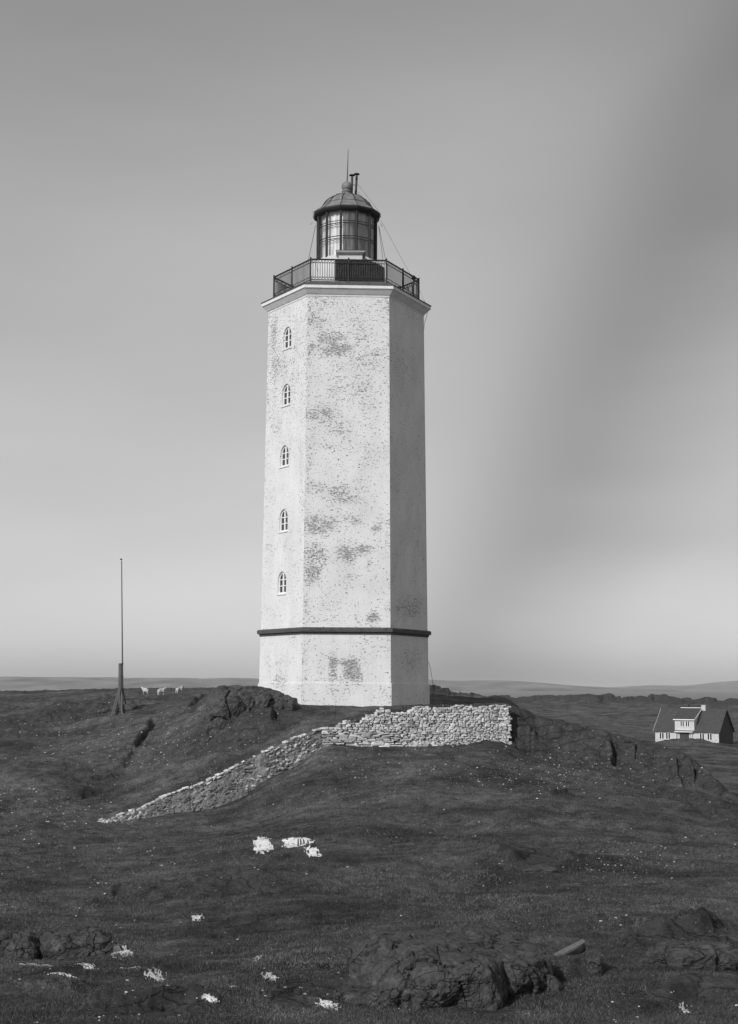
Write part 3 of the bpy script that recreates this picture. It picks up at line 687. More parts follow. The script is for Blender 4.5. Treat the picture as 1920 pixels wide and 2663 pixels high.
# gallery railing
rail = empty('railing'); rail.parent = LH
RR, ZB, ZT = 4.455, 23.60, 24.90
def rod(a, b, r): return (a, b, r)
for k in range(6):
    A, B = hexc(k, RR, 0), hexc(k+1, RR, 0); up = Vector((0, 0, 1))
    for f in (0, .5):
        pt = A.lerp(B, f); mb = MB()
        mb.tube([pt+up*(ZB-.05), pt+up*(ZB+.12), pt+up*(ZT-.02), pt+up*(ZT+.04)], [.06, .045, .042, .042], 6).tube([pt+up*(ZT+.03), pt+up*(ZT+.06), pt+up*(ZT+.10), pt+up*(ZT+.13)], [.015, .05, .05, .01], 8)
        mb.build('post', M_iron, rail)
    mb = MB()
    for z, r in ((ZT, .034), (ZT-.22, .018), (ZT-.05, .014), (ZB+.05, .026), (ZB+.22, .016)): mb.tube([A+up*z, B+up*z], r, 6, False)
    n = 32
    for i in range(1, n):
        if i == n//2: continue
        pt = A.lerp(B, i/n); mb.tube([pt+up*(ZB+.2), pt+up*(ZT-.19)], .0165, 4, False)
    n2 = 24
    for (z0, z1) in ((ZT-.22, ZT-.03), (ZB+.05, ZB+.22)):
        for i in range(n2):
            a, b = A.lerp(B, i/n2), A.lerp(B, (i+1)/n2); h = .09
            mb.tube([a+up*z0, b+up*z1], .015, 4, False); mb.tube([a+up*z1, b+up*z0], .015, 4, False)
    mb.build('rail_panel', M_iron, rail)
# lantern room
def LZ(v, Y=TY): return at(905, v, Y).z
LXo = at(902.5, 570, TY).x-TX; LYo = 0.0
LC = (LXo, LYo)
z_e0 = LZ(588); z_e1 = LZ(561); z_b = 23.5; zg0 = LZ(686)
MB().lathe([(2.36, 23.5), (2.36, LZ(703)), (2.33, LZ(701)), (2.22, LZ(696)), (2.02, LZ(690)), (1.86, LZ(687)), (1.86, LZ(685)), (1.6, LZ(685))], 36, LC, close=False).build('lantern_base', M_hut, LH, True)
NS = 12; A0 = math.radians(-90+19.5)
MB().lathe([(1.80, zg0), (1.80, z_e1-.2)], NS, LC, A0, False).build('glazing', mgl, LH)
# curtains hang inside the glass: pleated cylinder
V = []; Fc = []; n = 240
for j, z in enumerate((zg0-.05, (zg0+z_e1)/2, z_e1-.05)):
    for i in range(n):
        a = 2*math.pi*i/n; r = 1.52+.035*math.sin(i*.9)+.02*math.sin(i*2.3+j)
        V.append((LC[0]+r*math.cos(a), LC[1]+r*math.sin(a), z))
for j in range(2):
    for i in range(n): Fc.append((j*n+i, j*n+(i+1) % n, (j+1)*n+(i+1) % n, (j+1)*n+i))
raw('curtain', V, Fc, M_curt, LH, True)
for k in range(NS):
    a = A0+2*math.pi*k/NS; c = Vector((LC[0]+1.83*math.cos(a), LC[1]+1.83*math.sin(a), 0))
    MB().tube([c+Vector((0, 0, zg0-.05)), c+Vector((0, 0, z_e1-.2))],   .078, 6).build('mullion', M_rib, LH)
for v, r in ((597, .018), (603, .022), (636, .022), (642, .018)):
    z = LZ(v); pts = [Vector((LC[0]+1.82*math.cos(A0+2*math.pi*k/NS), LC[1]+1.82*math.sin(A0+2*math.pi*k/NS), z)) for k in range(NS+1)]
    mb = MB()
    for a, b in zip(pts, pts[1:]): mb.tube([a, b], r*1.3, 5, False)
    mb.build('glazing_bar', M_rib, LH)
# roof
dm = empty('dome_roof'); dm.parent = LH
prof = [(1.80, z_e1-.30), (1.88, z_e1-.27), (1.94, z_e1-.23), (2.04, z_e1-.19), (2.11, z_e1-.09), (2.12, z_e1), (2.05, z_e1+.03), (1.86, LZ(553)), (1.62, LZ(546)), (1.51, LZ(539)), (1.38, LZ(531)), (1.18, LZ(523)), (.93, LZ(516.5)), (.67, LZ(512)), (.42, LZ(509)), (.25, LZ(508))]
cut = 6
MB().lathe(prof[:cut+1], NS, LC, A0, False).build('gutter', M_rib, dm)
MB().lathe(prof[cut:], NS, LC, A0, False).build('dome', M_dome, dm)
for k in range(NS):
    a = A0+2*math.pi*k/NS
    pts = [Vector((LC[0]+(r+.01)*math.cos(a), LC[1]+(r+.01)*math.sin(a), z+.01)) for r, z in prof[cut:]]
    MB().tube(pts, [.02]*(len(pts)-6)+[.035]*6, 5).build('rib', M_rib, dm)
mb = MB()
for r, z in (prof[9],):
    P = [Vector((LC[0]+(r+.012)*math.cos(A0+2*math.pi*k/NS), LC[1]+(r+.012)*math.sin(A0+2*math.pi*k/NS), z+.012)) for k in range(NS+1)]
    for a, b in zip(P, P[1:]): mb.tube([a, b], .012, 4, False)
mb.build('seam', M_rib, dm)
bz = LZ(486)
pr = [(.36, LZ(511)), (.30, LZ(508)), (.27, LZ(503)), (.27, LZ(501)), (.33, LZ(500)), (.33, LZ(498.5)), (.24, LZ(498))]+[(.335*math.cos(q), bz+.335*math.sin(q)) for q in np.linspace(-.75, 1.35, 16)]+[(.07, LZ(477)), (.05, LZ(475)), (.03, LZ(472))]
MB().lathe(pr, 24, (LC[0]-.01, LC[1])).build('ball_vent', M_dome, dm, True)
tb = at(903.3, 472, TY); tt = at(906, 387.6, TY)
MB().tube([(tb.x-TX, 0, tb.z), (tt.x-TX, 0, tt.z)], [.035, .014], 6).build('lightning_rod', M_iron, dm)
for (u0, u1, v0, v1, yo) in ((914.7, 916.0, 513, 456.5, .25), (925.0, 928.0, 517, 453.5, .45)):
    ch = empty('vent_pipe'); ch.parent = LH
    a = at(u0, v0, TY+yo); b = at(u1, v1+4, TY+yo); c = at(u1, v1, TY+yo)
    a, b, c = [Vector((q.x-TX, yo, q.z)) for q in (a, b, c)]
    MB().tube([a, b], .072, 12).build('pipe', M_iron, ch)
    MB().tube([b-Vector((0, 0, .02)), c], .025, 6).lathe([(.04, c.z-.03), (.19, c.z), (.175, c.z+.035), (.08, c.z+.065), (.01, c.z+.07)], 16, (c.x, c.y)).build('cap', M_iron, ch)
a = at(915.5, 482, TY+.3); b = at(926.5, 481, TY+.45); MB().tube([(a.x-TX, .25, a.z), (b.x-TX, .45, b.z)], .02, 5).build('pipe_strap', M_iron, LH)
# eave handrail and ladder hooks on the roof
def L3(u, v, Y=TY): q = at(u, v, Y); return Vector((q.x-TX, Y-TY, q.z))
MB().tube([L3(815, 566), L3(814.5, 551), L3(838, 541)], .014, 5).build('roof_handrail', M_iron, LH)
MB().tube([L3(963, 540), L3(989, 557), L3(990, 566)], .022, 5).tube([L3(968, 549), L3(985, 560)], .015, 5).tube([L3(967, 541), L3(971, 549)], .012, 4).tube([L3(975, 547), L3(978, 555)], .012, 4).build('roof_handrail', M_iron, LH)
for a, b in ((L3(806.5, 584), L3(813.5, 580)), (L3(990, 581), L3(994, 590))): MB().tube([a, b], .012, 4).build('gutter_hook', M_iron, LH)
# stays and the conductor cable
for a, b, r in ((L3(821, 586), L3(803, 674, 83.0), .016), (L3(985, 588), L3(996.5, 676, 83.0), .014), (L3(986, 590, TY-.6), L3(1003, 676, 81.6), .014),
                (L3(930.5, 479), L3(988, 553), .008), (L3(931, 499), L3(972, 547), .007), (L3(991, 574), L3(1068, 715, 84.5), .009)):
    MB().tube([a, b], r, 5).build('stay_wire', M_wire, LH)
mb = MB(); P = [L3(1068, 715, 84.5), L3(1093, 758, 85.2), L3(1104, 783, 85.6), L3(1112, 797, 86.1)]; mb.tube(P, .010, 5)
P = [L3(1112, 812, 86.1), L3(1109, 826, 86.0), L3(1104, 840, 85.8), L3(1102.5, 860, 85.6)]; mb.tube(P, .014, 5)
mb.build('conductor_cable', M_wire, LH)
# door hut on the gallery
hut = empty('door_hut'); hut.parent = LH
hx0 = L3(881, 690, 82.35).x; hx1 = L3(942.5, 690, 82.35).x; hy = 82.35-TY
zt_ = LZ(660, 82.35); zm = LZ(676.5, 82.35)
MB().box(((hx0+hx1)/2, hy+.55, (zt_+zm)/2), (hx1-hx0, 1.1, zt_-zm)).build('frieze', M_hut, hut)
MB().box(((hx0+hx1)/2, hy+.5, zt_+.035), (hx1-hx0+.16, 1.3, .07)).box(((hx0+hx1)/2, hy+.5, zt_+.1), (hx1-hx0+.32, 1.46, .06)).build('roof', M_hut, hut)
MB().box(((hx0+hx1)/2, hy+.5, zt_+.145), (hx1-hx0+.34, 1.5, .03)).build('flashing', M_rib, hut)
MB().box(((hx0+hx1)/2, hy+.56, (23.5+zm)/2), (hx1-hx0-.01, 1.1, zm-23.5)).build('door', M_dark, hut)
# added dark sheet inside the railing, standing in for shade beside the hut
us = np.linspace(871.5, 1001, 26); V = []; Fc = []
for i, u in enumerate(us):
    kk = np.interp(u, [871, 965, 978, 1001], [677, 679, 684, 696.5]); a = hexc(1, RR-.06, 0); b = hexc(2, RR-.06, 0)
    d = at(u, 700, 1.0).x; ax, ay = a.x+TX, a.y+TY; bx, by = b.x+TX, b.y+TY
    q = (d*ay-ax)/((bx-ax)-d*(by-ay)); pt = Vector((ax+(bx-ax)*q, ay+(by-ay)*q, 0))
    z1 = at(u, kk, pt.y).z; z0 = 23.62
    for j in range(5): V.append((pt.x-TX, pt.y-TY+.02*math.sin(i*1.3+j), z0+(z1-z0)*j/4))
for i in range(25):
    for j in range(4): Fc.append((i*5+j, i*5+5+j, i*5+6+j, i*5+1+j))
raw('shade_sheet', V, Fc, mat('shade_sheet_dark', .045, .95, .35, 5), LH, True)

# round headed post on the gallery
q = at(1076, 722, 85.9); LP = empty('lamp_post', (q.x, 85.9, 23.55))
tag(LP, 'dark round-headed lamp post behind the right end of the lighthouse gallery railing', 'lamp post')
hz = q.z-23.55
MB().tube([(0, 0, 0), (0, 0, .06), (0, 0, .1), (0, 0, hz-.1)], [.12, .1, .05, .045], 10).build('post', M_iron, LP)
MB().lathe([(.05, hz-.16), (.11, hz-.11), (.14, hz-.02), (.14, hz+.03), (.10, hz+.1), (.04, hz+.135), (.01, hz+.15)], 16).build('lamp_head', M_iron, LP, True)
# stay anchored by the foot of the tower
a = at(1113.5, 1719, 86.5); b = at(1126.5, 1783, 90.0); gb = float(gz(b.x, 90.0))
sw = MB(); P = []
for i in range(9):
    k = i/8; x = a.x+(b.x-a.x)*(1-(1-k)**1.5*1.0) if False else a.x+(b.x-a.x)*k**.75; P.append((x, 86.5+3.5*k, a.z+(b.z-a.z)*k))
P.append((b.x+.02, 90.02, min(gb-.05, b.z-.15)))
tag(sw.tube(P, .013, 5).build('guy_cable', M_wire), 'thin dark cable running down beside the right foot of the lighthouse', 'cable')

# ------------------------------------------------------------------ dry stone retaining wall and its mortared ramp
def line(u): t_ = np.interp(u, [p[0] for p in BL], [p[2] for p in BL]); return t_
def foot(u): return np.interp(u, [p[0] for p in BL], [p[1] for p in BL])
def topv(u): return np.interp(u, [p[0] for p in TOP], [p[1] for p in TOP])
SV = []; SF = []; ST = []
def stone(c, w, h, d, tilt, tone, ex):
    """an irregular block; ex, ey, ez axes follow the wall"""
    ey = Vector((0, 0, 1)).cross(ex).normalized(); ez = Vector((0, 0, 1)); n = len(SV)
    ct, st = math.cos(tilt), math.sin(tilt)
    def P(x, y, z):
        x, z = x*ct-z*st, x*st+z*ct; return c+ex*x+ey*y+ez*z
    j = lambda a: random.uniform(-a, a)
    k = .80
    ring = [(-1, -1), (random.uniform(-.4, .4), -1.05), (1, -1), (1.08, random.uniform(-.3, .3)), (1, 1), (random.uniform(-.4, .4), 1.05), (-1, 1), (-1.08, random.uniform(-.3, .3))]
    R0 = [(a*w/2*(1+j(.14)), b*h/2*(1+j(.16))) for a, b in ring]
    yo = j(.03)
    for a, b in R0: SV.append(P(a, d*.5, b))
    for a, b in R0: SV.append(P(a, -d*.28+yo+j(.015), b))
    kk = random.uniform(.62, .85)
    for a, b in R0: SV.append(P(a*kk, -d*.5+yo+j(.03), b*kk))
    SV.append(P(j(.2)*w, -d*.54+yo, j(.2)*h)); m = 8
    for i in range(m):
        q = (i+1) % m
        SF.append((n+i, n+q, n+m+q, n+m+i)); SF.append((n+m+i, n+m+q, n+2*m+q, n+2*m+i)); SF.append((n+2*m+i, n+2*m+q, n+3*m))
    ST.extend([tone]*(3*m+1))
def wpt(u, z, off=0.0):
    y = line(u); x = at(u, 1900, y).x; return Vector((x, y-off, z))
us = np.linspace(850, 1322, 200); xs = [wpt(u, 0).x for u in us]
RW = empty('stone_wall', tuple(wpt(1090, float(gz(wpt(1090, 0).x, 73)))))
tag(RW, 'pale rough dry stone retaining wall directly below the lighthouse', 'stone wall')
ztop = [at(u, topv(u)-1.5, line(u)+.3).z for u in us]; zft = [at(u, foot(u), line(u)).z-.12 for u in us]
x = xs[0]; zmin = min(zft)
z = zmin
while z < max(ztop)+.1:
    h = random.uniform(.07, .15)
    x = xs[0]-random.uniform(0, .3)
    while x < xs[-1]:
        i = int(np.clip(np.searchsorted(xs, x), 1, len(xs)-1)); u = us[i]
        low = u < 1040 and z < zft[i]+.85
        w = random.uniform(.12, .34) if not low else random.uniform(.25, .75)
        hh = h*random.uniform(.8, 1.15)
        if zft[i]-.05 <= z+h/2 <= ztop[i]+.06+.08*math.sin(x*3)+random.uniform(-.06, .06):
            p0 = wpt(us[i-1], 0); p1 = wpt(us[i], 0); ex = (p1-p0).normalized()
            c = wpt(u, z+h/2, .02+.10*(ztop[i]-z)/2+random.uniform(-.05, .04)); c.x = x+w/2
            big = low and random.random() < .12
            stone(c, w*random.uniform(.88, 1.0), hh*(1.9 if big else (.75 if low else 1)), random.uniform(.26, .38), random.gauss(0, .05 if low else .16), random.betavariate(2.2, 1.5), ex)
        x += w+random.uniform(0, .03 if not low else .07)
    z += h*(.93 if True else 1)
off = Vector(RW.location)
ms = bulk('masonry', np.array([tuple(v-off) for v in SV]), np.array([f if len(f) == 4 else f for f in SF if len(f) == 4]), M_stone, {'tone': ST}, False)
bpy.data.objects.remove(ms, do_unlink=True)
def stones_obj(name, parent, mtl):
    o = raw(name, [v-Vector(parent.location) for v in SV], SF, mtl, parent)
    t_ = o.data.attributes.new('tone', 'FLOAT', 'POINT'); t_.data.foreach_set('value', np.array(ST, np.float32)); return o
stones_obj('masonry', RW, M_stone)
V = []; Fc = []
for i in range(0, len(us), 3):
    a = wpt(us[i], zft[i]-.5, -.02)-off; b = wpt(us[i], ztop[i]-.12, -.08)-off; c = wpt(us[i], ztop[i]-.16, -.7)-off; V += [a, b, c]
for i in range(len(V)//3-1): Fc += [(i*3, i*3+3, i*3+4, i*3+1), (i*3+1, i*3+4, i*3+5, i*3+2)]
raw('earth_core', V, Fc, M_core, RW)

MRU = stonemat('mortar_smeared_rubble', 1, .12, .42)
# ramp: battered, mortar-faced
MM = bpy.data.materials.new('old_lime_mortar'); g = G(MM); p = g.pos()
sp = g.rng(g.noise(p, 8, 6, .8), .54, .62, 0, 1); br_ = g.rng(g.noise(g.pos((1, 1, 1.6)), 6.5, 7, .8), .56, .66, 0, 1)
base = g.math('MULTIPLY', g.rng(g.noise(p, 1.6, 6, .65), .3, .7, .15, .29), g.rng(g.noise(p, 26, 4, .7), .25, .75, .8, 1.2))
g.set(Base_Color=g.mix(br_, g.mix(sp, base, .045), .36), Roughness=.95, Specular_IOR_Level=.15, Normal=g.bump(g.noise(p, 12, 6, .75), .8, .08))
uu = np.linspace(262, 856, 300); nr_ = 22
RP = empty('ramp_wall', tuple(wpt(560, float(gz(wpt(560, 0).x, 60)))))
tag(RP, 'long grey mortared ramp wall slanting down to the left from the pale stone wall', 'ramp wall')
ro = Vector(RP.location); V = []; Fc = []; tp = []
for i, u in enumerate(uu):
    y = line(u); zt_ = at(u, topv(u)-2, y+.35).z; zf = at(u, foot(u)+5, y-.1).z-.1
    for j in range(nr_):
        k = j/(nr_-1); yy = y-.28+.55*k; xx = at(u, 1950, yy).x
        nzv = float(fbm(np.array([xx*1.6]), np.array([k*1.8+yy]), 4, 91))*.16+float(fbm(np.array([xx*6]), np.array([k*6.]), 3, 95))*.07
        V.append(Vector((xx, yy-nzv, zf+(zt_-zf)*k))-ro)
    q = V[-1]; tp.append(q+ro); V.append(Vector((q.x, q.y+.5, q.z-.12)))
m = nr_+1
for i in range(len(uu)-1):
    for j in range(m-1): Fc.append((i*m+j, (i+1)*m+j, (i+1)*m+j+1, i*m+j+1))
raw('mortar_face', V, Fc, MM, RP, True)
SV, SF, ST = [], [], []
i = 0
while i < len(tp)-2:
    w = random.uniform(.08, .38); dens = .78 if i > 25 else .8
    a = tp[i]; j = i
    while j < len(tp)-1 and (tp[j]-a).length < w: j += 1
    b = tp[j]; ex = (b-a); L = ex.length; tilt = math.atan2(ex.z, math.hypot(ex.x, ex.y)); ex = Vector((ex.x, ex.y, 0)).normalized()
    if random.random() < dens: stone((a+b)/2+Vector((0, .04, random.uniform(-.01, .05))), L*random.uniform(.6, .95), random.uniform(.03, .11), random.uniform(.2, .34), tilt+random.gauss(0, .05), random.betavariate(3, 1.4), ex)
    if random.random() < .35: stone((a+b)/2+Vector((0, -.02, -random.uniform(.08, .16))), L*.8, random.uniform(.04, .08), .22, tilt+random.gauss(0, .1), random.random()*.8, ex)
    i = j
# loose facing stones where mortar has fallen off
for _ in range(120):
    u = random.choice([random.uniform(640, 790), random.uniform(700, 850), random.uniform(262, 380)]); k = random.betavariate(1.2, 2.2) if u > 600 else random.random(); y = line(u)
    zt_ = at(u, topv(u)-2, y+.35).z; zf = at(u, foot(u), y).z-.05
    stone(Vector((at(u, 1950, y).x, y-.26+.5*k, zf+(zt_-zf)*k)), random.uniform(.06, .2), random.uniform(.04, .09), .1, random.gauss(.3, .4), random.betavariate(2, 1.5), Vector((.9, .43, 0)).normalized())
stones_obj('coping', RP, M_stone)
SV, SF, ST = [], [], []
for _ in range(620):
    u = random.uniform(290, 850); k = random.random(); y = line(u)
    zt_ = at(u, topv(u)-2, y+.35).z; zf = at(u, foot(u), y).z-.05
    stone(Vector((at(u, 1950, y).x, y-.22+.5*k, zf+(zt_-zf)*k)), random.uniform(.07, .30), random.uniform(.04, .11), .1, random.gauss(.25, .25), random.betavariate(1.2, 2.2), Vector((.86, .5, 0)).normalized())
stones_obj('rubble', RP, MRU)
SV, SF, ST = [], [], []

# ------------------------------------------------------------------ flagpole on a strutted post
YM = hit(314, 1843, 80, 140).y; KM = YM/90; b0 = at(316, 1838, YM); gzb = float(gz(b0.x, YM))
FP = empty('signal_mast', (b0.x, YM, gzb)); tag(FP, 'thin mast on a thick dark timber post with splayed struts, left of the lighthouse', 'mast')
def P3(u, v, Y=90.0): Y = YM+(Y-90); q = at(u, v, Y); return Vector((q.x-b0.x, Y-YM, q.z-gzb))
a = P3(314, 1830); a.z = -.5
mb = MB(); mb.tube([a, P3(314.3, 1725)], .135*KM, 12); mb.build('post', M_wood, FP)
MB().tube([P3(319.5, 1790, 89.8), P3(318.8, 1724, 89.8), P3(316.7, 1458, 89.8)], [.05, .045, .03], 8).build('pole', M_wire, FP)
MB().lathe([(.02, P3(316.7, 1457).z), (.075, P3(316.7, 1456.5).z), (.08, P3(316.7, 1454.5).z), (.03, P3(316.7, 1453).z)], 12, (P3(316.7, 1456).x, -.2)).build('truck', M_iron, FP)
for v_, r_ in ((1726.5, .03), (1760, .02)): MB().tube([P3(314, v_, 89.72), P3(322, v_, 89.72)], r_, 6).build('clamp', M_iron, FP)
def strut(p, q, w=.065, n=1):
    g_ = q.copy(); MB().tube([p, g_], w, 4).build('strut', M_wood, FP)
zb_ = -.25
def ftp(u, v, Y): q = P3(u, v, Y); q.z = float(gz(q.x+b0.x, YM+Y-90))-gzb-.15; return q
strut(P3(311, 1786, 89.8), ftp(286, 1846, 88.6)); strut(P3(314, 1788, 89.7), ftp(292, 1847, 88.4))
strut(P3(319, 1790, 90.1), ftp(330, 1825, 91.4), .06); strut(P3(316, 1792, 89.8), ftp(318, 1835, 88.4), .07); strut(P3(312, 1795, 90.2), ftp(305, 1830, 91.3), .06)

# ------------------------------------------------------------------ cottage down by the shore
HY = 262.0; hb = at(1806, 1926, HY); hgz = hb.z-.15
HS = empty('house', (hb.x, HY, hgz), R(-32)); tag(HS, 'white boarded cottage with dark steep roof and wide dormer, in the hollow on the right', 'house')
M_board = mat('white_weatherboard', .78, .75, .05, 3)
gb_ = G(M_board); wv = gb_.n('ShaderNodeTexWave', {'Vector': gb_.pos(), 'Scale': 1.6, 'Distortion': 0.0}, bands_direction='Z', wave_profile='SAW')
gb_.set(Normal=gb_.bump(wv.outputs['Fac'], .8, .05)); gb_.set(Base_Color=gb_.math('MULTIPLY', gb_.rng(wv.outputs['Fac'], 0, .2, .42, .66), gb_.rng(gb_.noise(gb_.pos(), 1.3, 6, .7), .3, .7, .82, 1.1)))
M_roof = mat('slate_roof', .062, .8, .3, 3, .4, 10)
M_darkwall = mat('dark_wall', .06, .85, .25, 2)
Lh, Dh, He, Hr = 11.8, 8.0, 1.95, 5.75     # half-sunk: wall 1.95 above the mounds, ridge 5.75
x0, x1, y0, y1 = -Lh/2, Lh/2, -Dh/2, Dh/2
MB().add([(x0, y0, -1.5), (x1, y0, -1.5), (x1, y0, He), (x0, y0, He)], [(0, 1, 2, 3)]).add([(x1, y1, -1.5), (x0, y1, -1.5), (x0, y1, He), (x1, y1, He)], [(0, 1, 2, 3)]).build('front_wall', M_board, HS)
for sx, nm in ((x0, 'gable_wall'), (x1, 'gable_wall')):
    MB().add([(sx, y0, -1.5), (sx, y1, -1.5), (sx, y1, He), (sx, 0, Hr-.1), (sx, y0, He)], [(0, 1, 2, 3, 4)]).build(nm, M_darkwall if sx > 0 else M_board, HS)  # right gable darkened in colour, standing in for its shade
rf = MB()
ov = .3; sl = (Hr-He)/(Dh/2)
for sg in (-1, 1):
    a = [(x0-ov, sg*(Dh/2+.25), He-.25*sl), (x1+ov, sg*(Dh/2+.25), He-.25*sl), (x1+ov, 0, Hr), (x0-ov, 0, Hr)]
    b = [(x, y, z+.14) for x, y, z in a]; rf.add(a+b, [(0, 1, 2, 3), (7, 6, 5, 4), (0, 4, 5, 1), (1, 5, 6, 2), (3, 2, 6, 7), (0, 3, 7, 4)])
roof = rf.build('roof', M_roof, HS)
MB().box((1.95, 0, Hr+.25), (.75, .7, 1.0)).box((1.95, 0, Hr+.78), (.85, .8, .1)).build('chimney', M_board, roof)
MB().tube([(-.95, .2, Hr-.1), (-.95, .2, Hr+.95)], .14, 8).build('stovepipe', M_iron, roof)
vg = MB()
for sx in (x0-ov-.03, x1+ov+.03):
    if sx > 0: continue
    a0_ = Vector((sx, y0-.25, He-.25*sl-.02)); a1_ = Vector((sx, 0, Hr-.02)); vg.add([a0_, a1_, a1_+Vector((0, 0, .2)), a0_+Vector((0, 0, .2)), a0_+Vector((.03, 0, 0)), a1_+Vector((.03, 0, 0)), a1_+Vector((.03, 0, .2)), a0_+Vector((.03, 0, .2))], [(0, 1, 2, 3), (7, 6, 5, 4), (3, 2, 6, 7), (0, 4, 5, 1)])
vg.build('bargeboard', M_frame, roof)
# dormer
dx0, dx1, dz = -2.15, 1.45, 3.95
dr = empty('dormer'); dr.parent = HS
MB().add([(dx0, y0-.02, He-.3), (dx1, y0-.02, He-.3), (dx1, y0-.02, dz), (dx0, y0-.02, dz), (dx0, 0, Hr-.1), (dx1, 0, Hr-.1), (dx0, 0, He), (dx1, 0, He)], [(0, 1, 2, 3), (0, 3, 4, 6), (1, 7, 5, 2)]).build('wall', M_board, dr)
a = [(dx0-.2, y0-.3, dz-.02), (dx1+.2, y0-.3, dz-.02), (dx1+.2, -.02, Hr+.16), (dx0-.2, -.02, Hr+.16)]; b = [(x, y, z+.12) for x, y, z in a]
MB().add(a+b, [(3, 2, 1, 0), (4, 5, 6, 7), (0, 1, 5, 4), (1, 2, 6, 5), (2, 3, 7, 6), (3, 0, 4, 7)]).build('roof', M_roof, dr)
mb = MB().box(((dx0+dx1)/2, y0-.33, dz+.03), (dx1-dx0+.44, .06, .16)).box(((dx0+dx1)/2, 0, Hr+.31), (dx1-dx0+.5, .2, .1))
e0 = Vector((dx1+.24, y0-.3, dz+.02)); e1 = Vector((dx1+.24, 0, Hr+.2)); mb.add([e0, e1, e1+Vector((0, 0, .2)), e0+Vector((0, 0, .2)), e0+Vector((.06, 0, 0)), e1+Vector((.06, 0, 0)), e1+Vector((.06, 0, .2)), e0+Vector((.06, 0, .2))], [(0, 1, 2, 3), (7, 6, 5, 4), (3, 2, 6, 7)]).build('trim', M_frame, dr)
def hwin(par, xc, zc, w, h, y):
    wn = empty('window'); wn.parent = par
    MB().box((xc, y-.01, zc), (w, .04, h)).build('pane', M_glass, wn)
    mb = MB(); t_ = .09
    for dx in (-w/2, 0, w/2): mb.box((xc+dx, y-.05, zc), (t_ if dx else .13, .08, h+t_))
    for dz_ in (-h/2, h/2): mb.box((xc, y-.046, zc+dz_), (w+t_, .08, t_))
    mb.build('frame', M_frame, wn)
for xc in (-.75, .22): hwin(dr, xc, 3.25, .72, 1.05, y0-.03)
for xc in (-4.65, -3.45, 2.85, 4.25): hwin(HS, xc, 1.05, .85, 1.2, y0-.01)
for xc in (-1.75, .95): hwin(HS, xc, .95, .5, 1.1, y0-.01)
MB().box((-.4, y0-.03, .6), (1.7, .08, 2.1)).build('door', M_darkwall, HS)
MB().box((-.35, y0-.35, He-.12), (3.4, .7, .14)).build('porch_canopy', M_frame, HS)

# ------------------------------------------------------------------ sheep
M_wool = mat('wool', .48, 1, .12, 8, .5, 12); M_face = mat('dark_fleece', .12, 1)
def sheep(u, v, Y, rz, label, graze=False, dark=False):
    q = hit(u, v, 90, 230); Y = q.y; z = q.z
    nodes = [((0, 0, .62), .27), ((.28, 0, .63), .26), ((-.28, 0, .62), .26), ((-.45, 0, .58), .17), ((.46, 0, .70), .18), ((.60, 0, .86), .12),
             ((.68, 0, .95), .095), ((.82, 0, .90), .055)]
    ed = [(0, 1), (0, 2), (2, 3), (1, 4), (4, 5), (5, 6), (6, 7)]
    if graze: nodes[5] = ((.66, 0, .55), .11); nodes[6] = ((.76, 0, .38), .085); nodes[7] = ((.84, 0, .24), .05)
    for sx, par in ((.3, 1), (-.3, 2)):
        for sy in (-.13, .13):
            n = len(nodes); nodes += [((sx, sy, .40), .09), ((sx+(.02 if sx > 0 else -.04), sy, .22), .045), ((sx, sy, .02), .035)]; ed += [(par, n), (n, n+1), (n+1, n+2)]
    for sy in (-.12, .12): n = len(nodes); nodes.append(((nodes[6][0][0]-.03, sy, nodes[6][0][2]+.03), .025)); ed.append((6, n))
    me = bpy.data.meshes.new('sheep'); me.from_pydata([n[0] for n in nodes], ed, []); o = bpy.data.objects.new('sheep', me); COL.objects.link(o)
    sk = o.modifiers.new('skin', 'SKIN'); 
    for i, n in enumerate(nodes): me.skin_vertices[0].data[i].radius = (n[1], n[1])
    me.skin_vertices[0].data[0].use_root = True
    sb = o.modifiers.new('sub', 'SUBSURF'); sb.levels = 2; sb.render_levels = 2
    dg = bpy.context.evaluated_depsgraph_get(); m2 = bpy.data.meshes.new_from_object(o.evaluated_get(dg)); o.modifiers.clear(); o.data = m2
    m2.materials.clear(); m2.materials.append(M_wool); m2.materials.append(M_face)
    for p_ in m2.polygons:
        p_.use_smooth = True
        if dark and p_.center.x > .62: p_.material_index = 1
    o.location = (q.x, Y, z-.02); o.rotation_euler = (0, 0, rz); o.scale = (.72,)*3
    tag(o, label, 'sheep', 'sheep grazing on the skyline left of the lighthouse'); return o
sheep(380, 1806, 126, R(150), 'white sheep nearest the mast, head up and facing left')
sheep(418, 1808, 122, R(35), 'white sheep in the middle of the three, body angled up to the right')
sheep(465, 1804, 130, R(50), 'white sheep with a dark head, farthest from the mast', dark=True)

